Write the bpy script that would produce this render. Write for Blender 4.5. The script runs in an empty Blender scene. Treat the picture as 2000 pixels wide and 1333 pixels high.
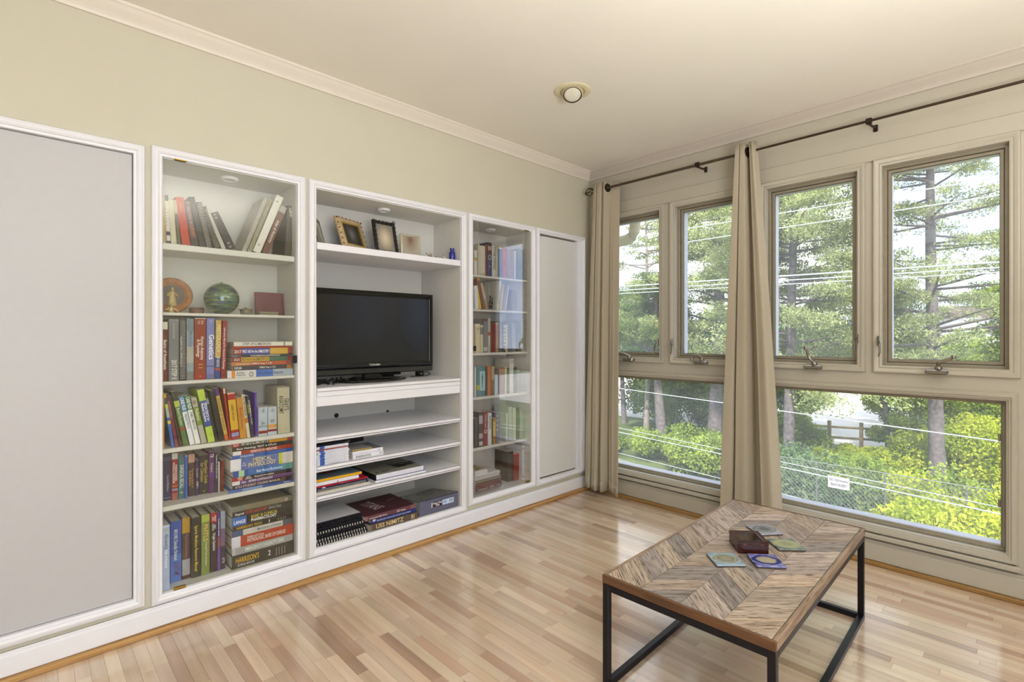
import bpy, math, random
import numpy as np
from mathutils import Matrix, Vector
random.seed(7)
rng = np.random.default_rng(7)
sc = bpy.context.scene
COL = sc.collection
PI = math.pi

# ------------------------------------------------------------------ camera
F, YAW, HY = 994.828, math.radians(46.2174), 655.807
CAM = Vector((2.4494, -3.1788, 1.1817))
FW = Vector((-math.sin(YAW), math.cos(YAW), 0)); RT = Vector((math.cos(YAW), math.sin(YAW), 0))
cd = bpy.data.cameras.new('camera'); cam = bpy.data.objects.new('camera', cd); COL.objects.link(cam)
cam.location = CAM; cam.rotation_euler = (PI/2, 0, YAW)
cd.sensor_width = 36; cd.lens = F/2000*36; cd.shift_y = (HY-666.5)/2000; cd.clip_end = 400; cd.clip_start = .05
sc.camera = cam

def ray(u, v): return FW + RT*((u-1000)/F) + Vector((0, 0, (HY-v)/F))
def onx(u, v, X): d = ray(u, v); return CAM + d*((X-CAM.x)/d.x)
def ony(u, v, Y): d = ray(u, v); return CAM + d*((Y-CAM.y)/d.y)
def onz(u, v, Z): d = ray(u, v); return CAM + d*((Z-CAM.z)/d.z)
def px(P):
    d = Vector(P)-CAM; z = d.dot(FW)
    return (1000+F*d.dot(RT)/z, HY-F*d.z/z, z)

# ------------------------------------------------------------------ world, sun, fill lights, exposure
w = bpy.data.worlds.new('sky'); sc.world = w; w.use_nodes = True
nt = w.node_tree; nt.nodes.clear()
out = nt.nodes.new('ShaderNodeOutputWorld'); bg = nt.nodes.new('ShaderNodeBackground')
tc = nt.nodes.new('ShaderNodeTexCoord'); nz = nt.nodes.new('ShaderNodeTexNoise'); rp = nt.nodes.new('ShaderNodeValToRGB')
nz.inputs['Scale'].default_value = 3.2; nz.inputs['Detail'].default_value = 6
rp.color_ramp.elements[0].position = .40; rp.color_ramp.elements[0].color = (.50, .66, 1.0, 1)
rp.color_ramp.elements[1].position = .60; rp.color_ramp.elements[1].color = (1, 1, 1, 1)
nt.links.new(tc.outputs['Generated'], nz.inputs['Vector']); nt.links.new(nz.outputs['Fac'], rp.inputs['Fac'])
nt.links.new(rp.outputs['Color'], bg.inputs['Color']); nt.links.new(bg.outputs[0], out.inputs[0])
bg.inputs['Strength'].default_value = 2.3

sd = bpy.data.lights.new('sun', 'SUN'); so = bpy.data.objects.new('sun', sd); COL.objects.link(so)
sd.energy = 7.5; sd.angle = .02; sd.color = (1, .95, .84)
so.rotation_euler = Vector((-.45, 1.0, -1.0)).to_track_quat('-Z', 'Y').to_euler()

def area(name, loc, size, e, col, rot=(0, 0, 0)):
    l = bpy.data.lights.new(name, 'AREA'); o = bpy.data.objects.new(name, l); COL.objects.link(o)
    l.shape = 'RECTANGLE'; l.size, l.size_y = size; l.energy = e; l.color = col
    o.location = loc; o.rotation_euler = rot; return o
area('overhead_fill', (3.3, -4.2, 2.36), (1.2, 1.2), 8, (.95, .96, 1.0))  # added fill below the ceiling behind the camera, no fixture there
area('overhead_fill', (1.3, -4.5, 2.36), (1.0, 1.0), 6, (.95, .96, 1.0))  # second added overhead fill, also without a fixture
area('side_fill', (4.50, -3.4, 1.35), (2.2, 1.6), 43, (.90, .94, 1.0), (0, PI/2, 0))  # added side fill, placed before an unseen window opening
area('upward_fill', (3.1, -2.3, 1.3), (1.0, 1.0), 84, (1.0, .975, .93), (PI, 0, 0))  # added upward fill to brighten the ceiling, no lamp stands there

sc.view_settings.view_transform = 'Standard'; sc.view_settings.look = 'None'
sc.view_settings.exposure = 0.0; sc.view_settings.gamma = 1.0
try: sc.view_settings.use_curve_mapping = False
except Exception: pass

# ------------------------------------------------------------------ materials
def lin(c):
    if isinstance(c, str):
        c = [int(c[i:i+2], 16)/255 for i in (0, 2, 4)]
        c = [x/12.92 if x <= .04045 else ((x+.055)/1.055)**2.4 for x in c]
    return (c[0], c[1], c[2], 1)
MATS = {}
def mat(col, rough=.5, metal=0, var=.06, scale=30, bump=0, spec=.5, name=None):
    key = (str(col), rough, metal, var, scale, bump, spec)
    if key in MATS: return MATS[key]
    m = bpy.data.materials.new(name or 'paint'); m.use_nodes = True
    n = m.node_tree.nodes; L = m.node_tree.links; b = n['Principled BSDF']
    b.inputs['Roughness'].default_value = rough; b.inputs['Metallic'].default_value = metal
    b.inputs['Specular IOR Level'].default_value = spec
    c = lin(col)
    if var or bump:
        t = n.new('ShaderNodeTexCoord'); z = n.new('ShaderNodeTexNoise'); z.inputs['Scale'].default_value = scale
        L.new(t.outputs['Object'], z.inputs['Vector'])
        r = n.new('ShaderNodeValToRGB'); L.new(z.outputs['Fac'], r.inputs['Fac']); L.new(r.outputs['Color'], b.inputs['Base Color'])
        r.color_ramp.elements[0].position = .3; r.color_ramp.elements[1].position = .7
        r.color_ramp.elements[0].color = (c[0]*(1-var), c[1]*(1-var), c[2]*(1-var), 1)
        r.color_ramp.elements[1].color = (min(1, c[0]*(1+var)), min(1, c[1]*(1+var)), min(1, c[2]*(1+var)), 1)
        if bump:
            bp = n.new('ShaderNodeBump'); bp.inputs['Strength'].default_value = bump; bp.inputs['Distance'].default_value = .01
            L.new(z.outputs['Fac'], bp.inputs['Height']); L.new(bp.outputs[0], b.inputs['Normal'])
    else: b.inputs['Base Color'].default_value = c
    MATS[key] = m; return m

def wood(name, c1, c2, axis=0, rough=.35, stretch=14, scale=3.0, cracks=0, bump=0, spec=.5, coat=0, span=.22):
    """procedural wood: grain runs along the object's axis; every piece gets its own offset"""
    m = bpy.data.materials.new(name); m.use_nodes = True
    n = m.node_tree.nodes; L = m.node_tree.links; b = n['Principled BSDF']; b.inputs['Roughness'].default_value = rough
    b.inputs['Specular IOR Level'].default_value = spec; b.inputs['Coat Weight'].default_value = coat; b.inputs['Coat Roughness'].default_value = .12; b.inputs['Coat IOR'].default_value = 1.65
    t = n.new('ShaderNodeTexCoord'); oi = n.new('ShaderNodeObjectInfo'); mp = n.new('ShaderNodeMapping')
    mu = n.new('ShaderNodeMath'); mu.operation = 'MULTIPLY'; mu.inputs[1].default_value = 37.0
    cx = n.new('ShaderNodeCombineXYZ'); L.new(oi.outputs['Random'], mu.inputs[0])
    for k in range(3): L.new(mu.outputs[0], cx.inputs[k])
    L.new(t.outputs['Object'], mp.inputs['Vector']); L.new(cx.outputs[0], mp.inputs['Location'])
    s = [stretch, stretch, stretch]; s[axis] = 1.0; mp.inputs['Scale'].default_value = s
    z = n.new('ShaderNodeTexNoise'); z.inputs['Scale'].default_value = scale; z.inputs['Detail'].default_value = 5
    L.new(mp.outputs[0], z.inputs['Vector'])
    r = n.new('ShaderNodeValToRGB'); r.color_ramp.elements[0].position = .32; r.color_ramp.elements[1].position = .68
    r.color_ramp.elements[0].color = lin(c1); r.color_ramp.elements[1].color = lin(c2)
    L.new(z.outputs['Fac'], r.inputs['Fac'])
    last = r.outputs['Color']
    if cracks:
        z2 = n.new('ShaderNodeTexNoise'); z2.inputs['Scale'].default_value = scale*3.3; z2.inputs['Detail'].default_value = 3
        L.new(mp.outputs[0], z2.inputs['Vector'])
        r2 = n.new('ShaderNodeValToRGB'); r2.color_ramp.elements[0].position = .36; r2.color_ramp.elements[1].position = .46
        r2.color_ramp.elements[0].color = (.22, .18, .15, 1); r2.color_ramp.elements[1].color = (1, 1, 1, 1)
        L.new(z2.outputs['Fac'], r2.inputs['Fac'])
        mx = n.new('ShaderNodeMix'); mx.data_type = 'RGBA'; mx.blend_type = 'MULTIPLY'; mx.inputs['Factor'].default_value = cracks
        L.new(last, mx.inputs[6]); L.new(r2.outputs['Color'], mx.inputs[7]); last = mx.outputs[2]
        if bump:
            bp = n.new('ShaderNodeBump'); bp.inputs['Strength'].default_value = bump; bp.inputs['Distance'].default_value = .004
            L.new(z2.outputs['Fac'], bp.inputs['Height']); L.new(bp.outputs[0], b.inputs['Normal'])
    # each piece a little lighter or darker than its neighbours
    hs = n.new('ShaderNodeHueSaturation'); mr = n.new('ShaderNodeMapRange')
    mr.inputs['To Min'].default_value = .97-span*.5; mr.inputs['To Max'].default_value = .97+span*.6
    L.new(oi.outputs['Random'], mr.inputs['Value']); L.new(mr.outputs[0], hs.inputs['Value']); L.new(last, hs.inputs['Color'])
    L.new(hs.outputs[0], b.inputs['Base Color'])
    return m

def glassmat(name, tint=(1, 1, 1), ior=1.5, rough=0.0, haze=0.0):
    m = bpy.data.materials.new(name); m.use_nodes = True; n = m.node_tree.nodes; L = m.node_tree.links
    n.remove(n['Principled BSDF']); o = n['Material Output']
    tr = n.new('ShaderNodeBsdfTransparent'); gl = n.new('ShaderNodeBsdfGlossy'); mx = n.new('ShaderNodeMixShader')
    lw = n.new('ShaderNodeLayerWeight'); lw.inputs[0].default_value = .5   # same from either side of the pane
    pw = n.new('ShaderNodeMath'); pw.operation = 'POWER'; pw.inputs[1].default_value = 4.2; ma = n.new('ShaderNodeMath'); ma.operation = 'MULTIPLY_ADD'; ma.inputs[1].default_value = .9; ma.inputs[2].default_value = ((ior-1)/(ior+1))**2
    tr.inputs[0].default_value = (*tint, 1); gl.inputs['Roughness'].default_value = rough
    L.new(lw.outputs['Facing'], pw.inputs[0]); L.new(pw.outputs[0], ma.inputs[0]); L.new(ma.outputs[0], mx.inputs[0]); L.new(tr.outputs[0], mx.inputs[1]); L.new(gl.outputs[0], mx.inputs[2])
    last = mx.outputs[0]
    if haze:
        df = n.new('ShaderNodeBsdfTranslucent'); m2 = n.new('ShaderNodeMixShader'); m2.inputs[0].default_value = haze
        df.inputs[0].default_value = (.9, .93, .95, 1)
        L.new(last, m2.inputs[1]); L.new(df.outputs[0], m2.inputs[2]); last = m2.outputs[0]
    L.new(last, o.inputs[0]); return m

def leafmat(name, c1, c2, trans=.35):
    m = bpy.data.materials.new(name); m.use_nodes = True; n = m.node_tree.nodes; L = m.node_tree.links
    n.remove(n['Principled BSDF']); o = n['Material Output']
    g = n.new('ShaderNodeTexCoord'); z = n.new('ShaderNodeTexNoise'); z.inputs['Scale'].default_value = 1.6; z.inputs['Detail'].default_value = 4
    L.new(g.outputs['Object'], z.inputs['Vector'])
    r = n.new('ShaderNodeValToRGB'); r.color_ramp.elements[0].position = .35; r.color_ramp.elements[1].position = .65
    r.color_ramp.elements[0].color = lin(c1); r.color_ramp.elements[1].color = lin(c2); L.new(z.outputs['Fac'], r.inputs['Fac'])
    d = n.new('ShaderNodeBsdfDiffuse'); t = n.new('ShaderNodeBsdfTranslucent'); mx = n.new('ShaderNodeMixShader'); mx.inputs[0].default_value = trans
    L.new(r.outputs[0], d.inputs[0]); L.new(r.outputs[0], t.inputs[0]); L.new(d.outputs[0], mx.inputs[1]); L.new(t.outputs[0], mx.inputs[2])
    L.new(mx.outputs[0], o.inputs[0]); return m

WALL = mat('CAC5B2', .75, var=.012, scale=6, bump=.02, name='wall_paint')
CEIL = mat('EAE6DC', .85, var=.012, scale=4, name='ceiling_paint')
CROWN = mat('DED6CA', .5, var=.01, name='crown_paint')
WHITE = mat('E9E9EE', .34, var=.012, scale=9, name='white_paint')
NICHE = mat('D8D6CF', .5, var=.015, scale=9, name='cabinet_inside_paint')
WINP = mat('B3AD9E', .38, var=.012, scale=9, name='window_paint')  # window-wall colour darkened to carry the shade of the backlit side
ALU = mat('8E8674', .42, metal=.1, var=.04, name='taupe_aluminium')
ALUD = mat('3A3630', .5, metal=.2, var=.04, name='dark_gasket')
ALUW = mat('B9BBC6', .35, var=.03, name='outer_white_frame')
NICK = mat('8D877B', .28, metal=.85, var=.04, name='worn_nickel')
IRON = mat('2B2018', .45, metal=.5, var=.1, name='oil_rubbed_iron')
IRON2 = mat('4F4434', .45, metal=.4, var=.1, name='bronze_rod')
BLACKM = mat('15141C', .38, metal=.4, var=.1, scale=60, name='black_metal')
BRASS = mat('B08D36', .3, metal=.8, var=.06, name='brass')
BLACK = mat('0C0B0A', .5, var=.1, name='black_plastic')
PAGE = mat('D8D4CA', .8, var=.10, scale=160, name='page_paper')
STRIPW = wood('oak_strip', 'A87B45', 'C29A60', axis=1, rough=.4)
STRIPX = wood('oak_strip_across', '8C6534', 'A37E48', axis=0, rough=.4)
GLASS = glassmat('window_glass', ior=1.42, haze=.06)
GLASSD = glassmat('door_glass', ior=1.62, tint=(.98, .99, .98))

# ------------------------------------------------------------------ mesh helpers
class MB:
    def __init__(s): s.v, s.f, s.m = [], [], []
    def face(s, pts, m=0):
        i = len(s.v); s.v += [tuple(p) for p in pts]; s.f.append(tuple(range(i, i+len(pts)))); s.m.append(m)
    def add(s, vs, fs, m=0):
        i = len(s.v); s.v += [tuple(p) for p in vs]
        for f in fs: s.f.append(tuple(i+k for k in f)); s.m.append(m)
    def box(s, x0, x1, y0, y1, z0, z1, m=0, M=None, bev=0):
        x0, x1 = min(x0, x1), max(x0, x1); y0, y1 = min(y0, y1), max(y0, y1); z0, z1 = min(z0, z1), max(z0, z1)
        if bev:
            b = min(bev, (x1-x0)/2.2, (y1-y0)/2.2, (z1-z0)/2.2); vs = []; 
            for z, q in ((z0, b), (z0+b, 0), (z1-b, 0), (z1, b)):
                X0, X1, Y0, Y1 = x0+q, x1-q, y0+q, y1-q
                vs += [(X0+b, Y0, z), (X1-b, Y0, z), (X1, Y0+b, z), (X1, Y1-b, z), (X1-b, Y1, z), (X0+b, Y1, z), (X0, Y1-b, z), (X0, Y0+b, z)]
            fs = [tuple(range(7, -1, -1)), tuple(range(24, 32))]
            for k in range(3):
                for j in range(8): fs.append((k*8+j, k*8+(j+1) % 8, k*8+8+(j+1) % 8, k*8+8+j))
        else:
            vs = [(x0, y0, z0), (x1, y0, z0), (x1, y1, z0), (x0, y1, z0), (x0, y0, z1), (x1, y0, z1), (x1, y1, z1), (x0, y1, z1)]
            fs = [(3, 2, 1, 0), (4, 5, 6, 7), (0, 1, 5, 4), (1, 2, 6, 5), (2, 3, 7, 6), (3, 0, 4, 7)]
        if M is not None: vs = [M @ Vector(p) for p in vs]
        s.add(vs, fs, m); return s
    def prism(s, poly, z0, z1, m=0, M=None):
        n = len(poly); vs = [(x, y, z0) for x, y in poly]+[(x, y, z1) for x, y in poly]
        fs = [tuple(range(n-1, -1, -1)), tuple(range(n, 2*n))]+[(i, (i+1) % n, n+(i+1) % n, n+i) for i in range(n)]
        if M is not None: vs = [M @ Vector(p) for p in vs]
        s.add(vs, fs, m); return s
    def tube(s, pts, r, n=8, m=0, r2=None, closed=False):
        pts = [Vector(p) for p in pts]; rings = []; k = len(pts)
        rs = r if isinstance(r, (list, tuple)) else [r+(0 if r2 is None else (r2-r)*i/(k-1)) for i in range(k)]
        for i, p in enumerate(pts):
            if closed: d = pts[(i+1) % k]-pts[i-1]
            else: d = (pts[min(i+1, k-1)]-pts[max(i-1, 0)])
            d.normalize(); up = Vector((0, 0, 1)) if abs(d.z) < .9 else Vector((0, 1, 0))
            a = d.cross(up).normalized(); b = a.cross(d)
            rings.append([p+(a*math.cos(2*PI*j/n)+b*math.sin(2*PI*j/n))*rs[i] for j in range(n)])
        vs = [q for R_ in rings for q in R_]; fs = []
        for i in range(k if closed else k-1):
            i2 = (i+1) % k
            for j in range(n): fs.append((i*n+j, i*n+(j+1) % n, i2*n+(j+1) % n, i2*n+j))
        if not closed: fs += [tuple(range(n-1, -1, -1)), tuple((k-1)*n+j for j in range(n))]
        s.add(vs, fs, m); return s
    def lathe(s, prof, c=(0, 0, 0), n=24, m=0, M=None):
        vs = [(c[0]+r*math.cos(2*PI*j/n), c[1]+r*math.sin(2*PI*j/n), c[2]+z) for r, z in prof for j in range(n)]
        fs = [(i*n+j, i*n+(j+1) % n, (i+1)*n+(j+1) % n, (i+1)*n+j) for i in range(len(prof)-1) for j in range(n)]
        if prof[0][0] > 1e-6: fs.append(tuple(range(n-1, -1, -1)))
        if prof[-1][0] > 1e-6: fs.append(tuple((len(prof)-1)*n+j for j in range(n)))
        if M is not None: vs = [M @ Vector(p) for p in vs]
        s.add(vs, fs, m); return s
    def ring(s, mp, a0, a1, b0, b1, prof, m=0):
        """mitred frame moulding round a rectangle; prof = (outward offset, height)"""
        k = len(prof); vs = []
        for o, h in prof:
            for a, b in ((a0-o, b0-o), (a1+o, b0-o), (a1+o, b1+o), (a0-o, b1+o)): vs.append(mp(a, b, h))
        fs = [(i*4+j, i*4+(j+1) % 4, (i+1)*4+(j+1) % 4, (i+1)*4+j) for i in range(k-1) for j in range(4)]
        fs += [((k-1)*4+j, (k-1)*4+(j+1) % 4, (j+1) % 4, j) for j in range(4)]
        s.add(vs, fs, m); return s
    def build(s, name, mats, parent=None, smooth=False, recalc=True):
        me = bpy.data.meshes.new(name); me.from_pydata(s.v, [], s.f)
        if not isinstance(mats, (list, tuple)): mats = [mats]
        for q in mats: me.materials.append(q)
        if len(mats) > 1: me.polygons.foreach_set('material_index', s.m)
        if recalc:
            import bmesh
            b = bmesh.new(); b.from_mesh(me); bmesh.ops.recalc_face_normals(b, faces=b.faces); b.to_mesh(me); b.free()
        if smooth:
            me.polygons.foreach_set('use_smooth', [True]*len(me.polygons))
            try: me.set_sharp_from_angle(angle=math.radians(40))
            except Exception: pass
        me.update()
        o = bpy.data.objects.new(name, me); COL.objects.link(o)
        if parent: o.parent = parent
        return o
def box(name, m, x0, x1, y0, y1, z0, z1, parent=None, bev=0): return MB().box(x0, x1, y0, y1, z0, z1, bev=bev).build(name, m, parent)
def thing(name, label, cat, loc=(0, 0, 0), group=None, M=None):
    o = bpy.data.objects.new(name, None); COL.objects.link(o); o.empty_display_size = .05
    if M is not None: o.matrix_world = M
    else: o.location = loc
    o['label'] = label; o['category'] = cat
    if group: o['group'] = group
    return o
def tag(o, label, cat, group=None):
    o['label'] = label; o['category'] = cat
    if group: o['group'] = group
    return o
def struct(o): o['kind'] = 'structure'; return o
def stuff(o): o['kind'] = 'stuff'; return o
TEXTS = []
def text(parent, s, a0, a1, b0, b1, col, z=.0006, name='title', M=None, stretch=1.6):
    """flat printed lettering, fitted to the rectangle a0..a1 x b0..b1 of the parent's own plane"""
    c = bpy.data.curves.new(name, 'FONT'); c.body = s; c.resolution_u = 2; c.align_x = 'CENTER'; c.align_y = 'CENTER'; c.size = 1
    c.space_line = .8; c.offset = .012
    c.materials.append(mat(col, .6, var=0, name='ink'))
    o = bpy.data.objects.new(name, c); COL.objects.link(o); o.parent = parent
    o.matrix_local = (M or Matrix()) @ Matrix.Translation(((a0+a1)/2, (b0+b1)/2, z))
    TEXTS.append((o, abs(a1-a0), abs(b1-b0), stretch)); return o
def lmap(X0): return lambda a, b, h: (X0+h, a, b)
def wmap(Y0): return lambda a, b, h: (a, Y0-h, b)

# ================================================================== ROOM SHELL
XE, YB, H = 4.6, -5.4, 2.44
struct(box('ceiling', CEIL, -.7, XE+.1, YB-.1, .16, H, H+.12))
# left wall with openings for the built-ins
U1, U2, U3, U4, U0 = (-2.779, -2.244), (-2.155, -1.262), (-1.174, -.651), (-.570, -.100), (-3.9, -2.872)
ZB, ZT = .145, 1.900
lw = MB()
lw.box(-.7, 0, YB, 0, ZT+.002, H).box(-.7, 0, YB, 0, 0, ZB-.002)
edges = [YB, U0[0], U0[1], U1[0], U1[1], U2[0], U2[1], U3[0], U3[1], U4[0], U4[1], 0]
for i in range(0, len(edges), 2): lw.box(-.7, 0, edges[i]-(0 if i == 0 else -.001), edges[i+1]-(.001 if edges[i+1] else 0), ZB-.002, ZT+.002)
lw.box(-.72, -.62, YB, 0, 0, H)
struct(lw.build('wall_left', WALL))
struct(box('wall_back', WALL, -.7, XE, YB-.12, YB, 0, H))
wr = MB(); wr.box(XE, XE+.12, YB, 0, 0, .5).box(XE, XE+.12, YB, 0, 2.2, H).box(XE, XE+.12, YB, -4.6, .5, 2.2).box(XE, XE+.12, -2.2, 0, .5, 2.2)
struct(wr.build('wall_right', WALL))
g = MB(); g.box(XE+.04, XE+.05, -4.6, -2.2, .5, 2.2); o = struct(g.build('window_3', GLASS))  # unseen window, added as an opening to go with the side fill
MB().ring(lambda a, b, h: (XE-h, a, b), -4.6, -2.2, .5, 2.2, [(0, -.06), (0, .02), (.07, .02), (.07, 0)]).build('window_frame', WHITE, o)

# ---- window wall
WZ0, WZ1 = 1.028, 2.050            # casements
LZ0, LZ1 = .200, .888              # fixed panes below
CAS = [(.150, .612), (.728, 1.195), (1.312, 1.770), (1.876, 2.344)]
LOW = [(.165, 1.195), (1.312, 2.334)]
EXT = [(2.95, 3.45), (3.60, 4.10)]  # the same windows carry on past the frame
ww = MB()
Y1 = .14
ww.box(-.7, XE+.1, 0, Y1, WZ1+.0015, H).box(-.7, XE+.1, 0, Y1, 0, LZ0-.0015).box(-.7, XE+.1, 0, Y1, LZ1+.0015, WZ0-.0015)
def posts(rects, z0, z1):
    e = [-.7]+[q for r_ in rects for q in r_]+[XE+.1]
    for i in range(0, len(e), 2): ww.box(e[i]+.0015, e[i+1]-.0015, 0, Y1, z0-.0015, z1+.0015)
posts(CAS+EXT, WZ0, WZ1); posts(LOW+[(2.95, 4.10)], LZ0, LZ1)
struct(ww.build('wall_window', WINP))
# head board, sill board and face boards standing proud of the wall
tb = MB(); tb.box(.02, 2.46, -.012, 0, WZ1+.035, 2.168, bev=.003)
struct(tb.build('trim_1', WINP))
PC = [(0, -.03), (0, .010), (.006, .013), (.012, .010), (.018, .016), (.028, .020), (.034, .018), (.037, 0)]
for i, (a, b) in enumerate(CAS+EXT):
    k = MB().ring(wmap(0), a, b, WZ0, WZ1, PC)
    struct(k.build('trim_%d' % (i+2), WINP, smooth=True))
PL = [(0, -.03), (0, .004), (.006, .006), (.008, .012), (.016, .014), (.018, .020), (.030, .022), (.036, .016), (.040, 0)]
for i, (a, b) in enumerate(LOW+[(2.95, 4.10)]):
    k = MB().ring(wmap(0), a, b, LZ0, LZ1, PL)
    k.box(a-.045, b+.045, -.034, 0, LZ0-.062, LZ0-.040, bev=.003)
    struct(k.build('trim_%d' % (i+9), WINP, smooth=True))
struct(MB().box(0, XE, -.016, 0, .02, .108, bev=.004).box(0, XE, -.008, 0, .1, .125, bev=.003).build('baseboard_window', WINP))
struct(MB().box(.03, XE, -.034, -.002, 0, .02, bev=.004).build('trim_12', STRIPX))

def crank(parent, x, lever):
    b = MB(); b.box(x-.042, x+.042, -.060, -.018, WZ0-.032, WZ0-.008, bev=.006); hb = b.build('crank_base', NICK, parent, smooth=True)
    k = MB(); k.lathe([(0, 0), (.014, 0), (.016, .008), (.010, .020), (0, .022)], (x+.006, -.037, WZ0-.009), 14)
    k.tube(lever, [.0105, .009, .008, .007], 8); e = lever[-1]
    k.lathe([(0, -.011), (.009, -.008), (.010, 0), (.008, .010), (0, .012)], e, 12)
    k.build('crank_handle', NICK, parent, smooth=True)
def latch(parent, x, z, s):
    k = MB(); k.box(x-.004, x+.004, -.036, -.016, z, z+.05, bev=.002)
    k.tube([(x, -.034, z+.03), (x+s*.008, -.05, z+.01), (x+s*.010, -.052, z-.03), (x+s*.004, -.05, z-.055)], [.005, .006, .005, .003], 7)
    k.build('latch', NICK, parent, smooth=True)
def casement(n, a, b, main=True):
    w0 = struct(MB().ring(wmap(.035), a+.016, b-.016, WZ0+.016, WZ1-.016, [(0, -.02), (0, .004), (.003, .007), (.016, .007), (.016, -.02)]).build('window_%d' % n, ALU))
    i = .016
    MB().ring(wmap(.045), a+i+.017, b-i-.017, WZ0+i+.017, WZ1-i-.017, [(0, -.012), (0, .002), (.002, .004), (.014, .004), (.017, -.006), (.017, -.012)]).build('sash_frame', ALU, w0)
    MB().ring(wmap(.050), a+.034, b-.034, WZ0+.034, WZ1-.034, [(0, -.004), (0, .003), (.002, .003), (.002, -.004)]).build('gasket', ALUD, w0)
    MB().ring(wmap(.085), a+.030, b-.030, WZ0+.030, WZ1-.030, [(0, -.03), (0, .015), (.015, .015), (.015, -.03)]).build('outer_frame', ALUW, w0)
    box('glass_pane', GLASS, a+.035, b-.035, .050, .054, WZ0+.035, WZ1-.035, w0)
    return w0
wins = [casement(i+4, a, b) for i, (a, b) in enumerate(CAS)]
for i, (a, b) in enumerate(EXT): casement(i+10, a, b)
def lev(x, *pts): return [(x+.006, -.037, WZ0+.006)]+[(x+dx, -.055, WZ0+dz) for dx, dz in pts]
cx = [ony(1229, 698, -.03).x, ony(1370, 706, -.03).x, ony(1589, 714, -.03).x, ony(1830, 722, -.03).x]
crank(wins[0], cx[0], lev(cx[0], (-.03, .022), (-.06, .026), (-.085, .030)))
crank(wins[1], cx[1], lev(cx[1], (-.015, .026), (-.035, .022), (-.052, -.002)))
crank(wins[2], cx[2], lev(cx[2], (-.012, .03), (-.022, .055), (-.032, .085)))
crank(wins[3], cx[3], lev(cx[3], (.01, .026), (.04, .042), (.062, .052)))
latch(wins[0], CAS[0][1]-.002, 1.11, -1); latch(wins[1], CAS[1][0]-.012, 1.11, 1)
latch(wins[2], CAS[2][1]+.004, 1.14, -1); latch(wins[3], CAS[3][0]-.010, 1.13, 1)
for n, (a, b) in enumerate(LOW+[(2.95, 4.10)]):
    w0 = struct(MB().ring(wmap(.04), a+.012, b-.012, LZ0+.012, LZ1-.012, [(0, -.02), (0, .000), (.003, .004), (.012, .004), (.012, -.02)]).build('window_%d' % (n+8 if n < 2 else 12), ALU))
    MB().ring(wmap(.052), a+.020, b-.020, LZ0+.020, LZ1-.020, [(0, -.012), (0, .002), (.006, .004), (.008, .004), (.008, -.012)]).build('gasket', ALU, w0)
    MB().box(a+.01, b-.01, .06, .13, LZ0+.002, LZ0+.022, bev=.003).build('outer_sill', ALUW, w0)
    box('glass_pane', GLASS, a+.018, b-.018, .052, .056, LZ0+.018, LZ1-.018, w0)
    if n == 1:
        for zz in (.70, .40): MB().box(b-.028, b-.019, .020, .034, zz, zz+.035, bev=.002).build('clip', NICK, w0)

# ---- crown moulding
CP = [(0, 0), (0, .016), (.012, .020), (.018, .034), (.040, .052), (.052, .060), (.060, .060)]   # (down from ceiling -> reversed) (drop, out)
def crown(name, m, frm, to, axis):
    k = MB(); prof = [(.062, 0), (.062, .010), (.052, .014), (.044, .020), (.024, .040), (.012, .050), (.008, .056), (0, .060), (0, 0)]
    for i in range(len(prof)-1):
        (d0, o0), (d1, o1) = prof[i], prof[i+1]
        if axis == 'y': pts = [(o0, frm, H-d0), (o1, frm, H-d1), (o1, to-o1, H-d1), (o0, to-o0, H-d0)]
        else: pts = [(frm+o0, -o0, H-d0), (frm+o1, -o1, H-d1), (to, -o1, H-d1), (to, -o0, H-d0)]
        k.face(pts)
    return struct(k.build(name, m, smooth=True))
crown('trim_13', CROWN, YB, 0, 'y'); crown('trim_14', mat('BDB5A9', .5, var=.01, name='window_crown_paint'), 0, XE, 'x')  # window-side crown has its shade put into a darker colour

# ---- baseboard and oak strip along the left wall
struct(MB().box(0, .014, YB, -.002, .02, .092, bev=.004).box(0, .009, YB, -.002, .085, .104, bev=.003).build('baseboard_left', WHITE))
struct(MB().box(0, .034, YB, -.002, 0, .019, bev=.004).build('trim_15', STRIPW))
for yy in (-2.93, -2.72, -2.42, -2.05): pass

# ---- floor: strips run away from the left wall
FL = [wood('laminate_%d' % i, a, b, axis=0, rough=.27, stretch=16, scale=2.2, spec=.55, coat=.9) for i, (a, b) in enumerate(
    [('C0A48A', 'D0B69C'), ('CCB39A', 'DAC4AA'), ('B4967E', 'C4A48A'), ('C6AC90', 'D4BCA0'), ('A4866E', 'B4957C'), ('D2BA9E', 'DECAAE')])]
fl = struct(box('floor', mat('8A7258', .5, name='underlay'), 0, XE, YB, 0, -.12, -.0085))
rowh = .0418; cands = []
y = 0.0; k = 0
LENS = [.30, .36, .42, .50]
r_ = random.Random(3)
while y > YB+.02:
    x = -r_.random()*.4
    while x < XE:
        L_ = r_.choice(LENS); x0, x1 = max(x, .001), min(x+L_, XE-.001)
        if x1-x0 > .02: cands.append((x0, x1, y-rowh, y, L_, r_.choices(range(6), [4, 4, 2, 4, 1.4, 3])[0]))
        x += L_
    y -= rowh
vis = []
for c in cands:
    P = ((c[0]+c[1])/2, (c[2]+c[3])/2, 0); d = (Vector(P)-CAM).dot(FW); s = 0
    if d > .3:
        u, v, _ = px(P)
        if -60 < u < 2060 and 880 < v < 1400: s = (c[1]-c[0])/d**3
    vis.append(s)
order = sorted(range(len(cands)), key=lambda i: -vis[i])[:300]
pick = set(i for i in order if vis[i] > 0)
PM = {}
rest = MB()
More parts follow.
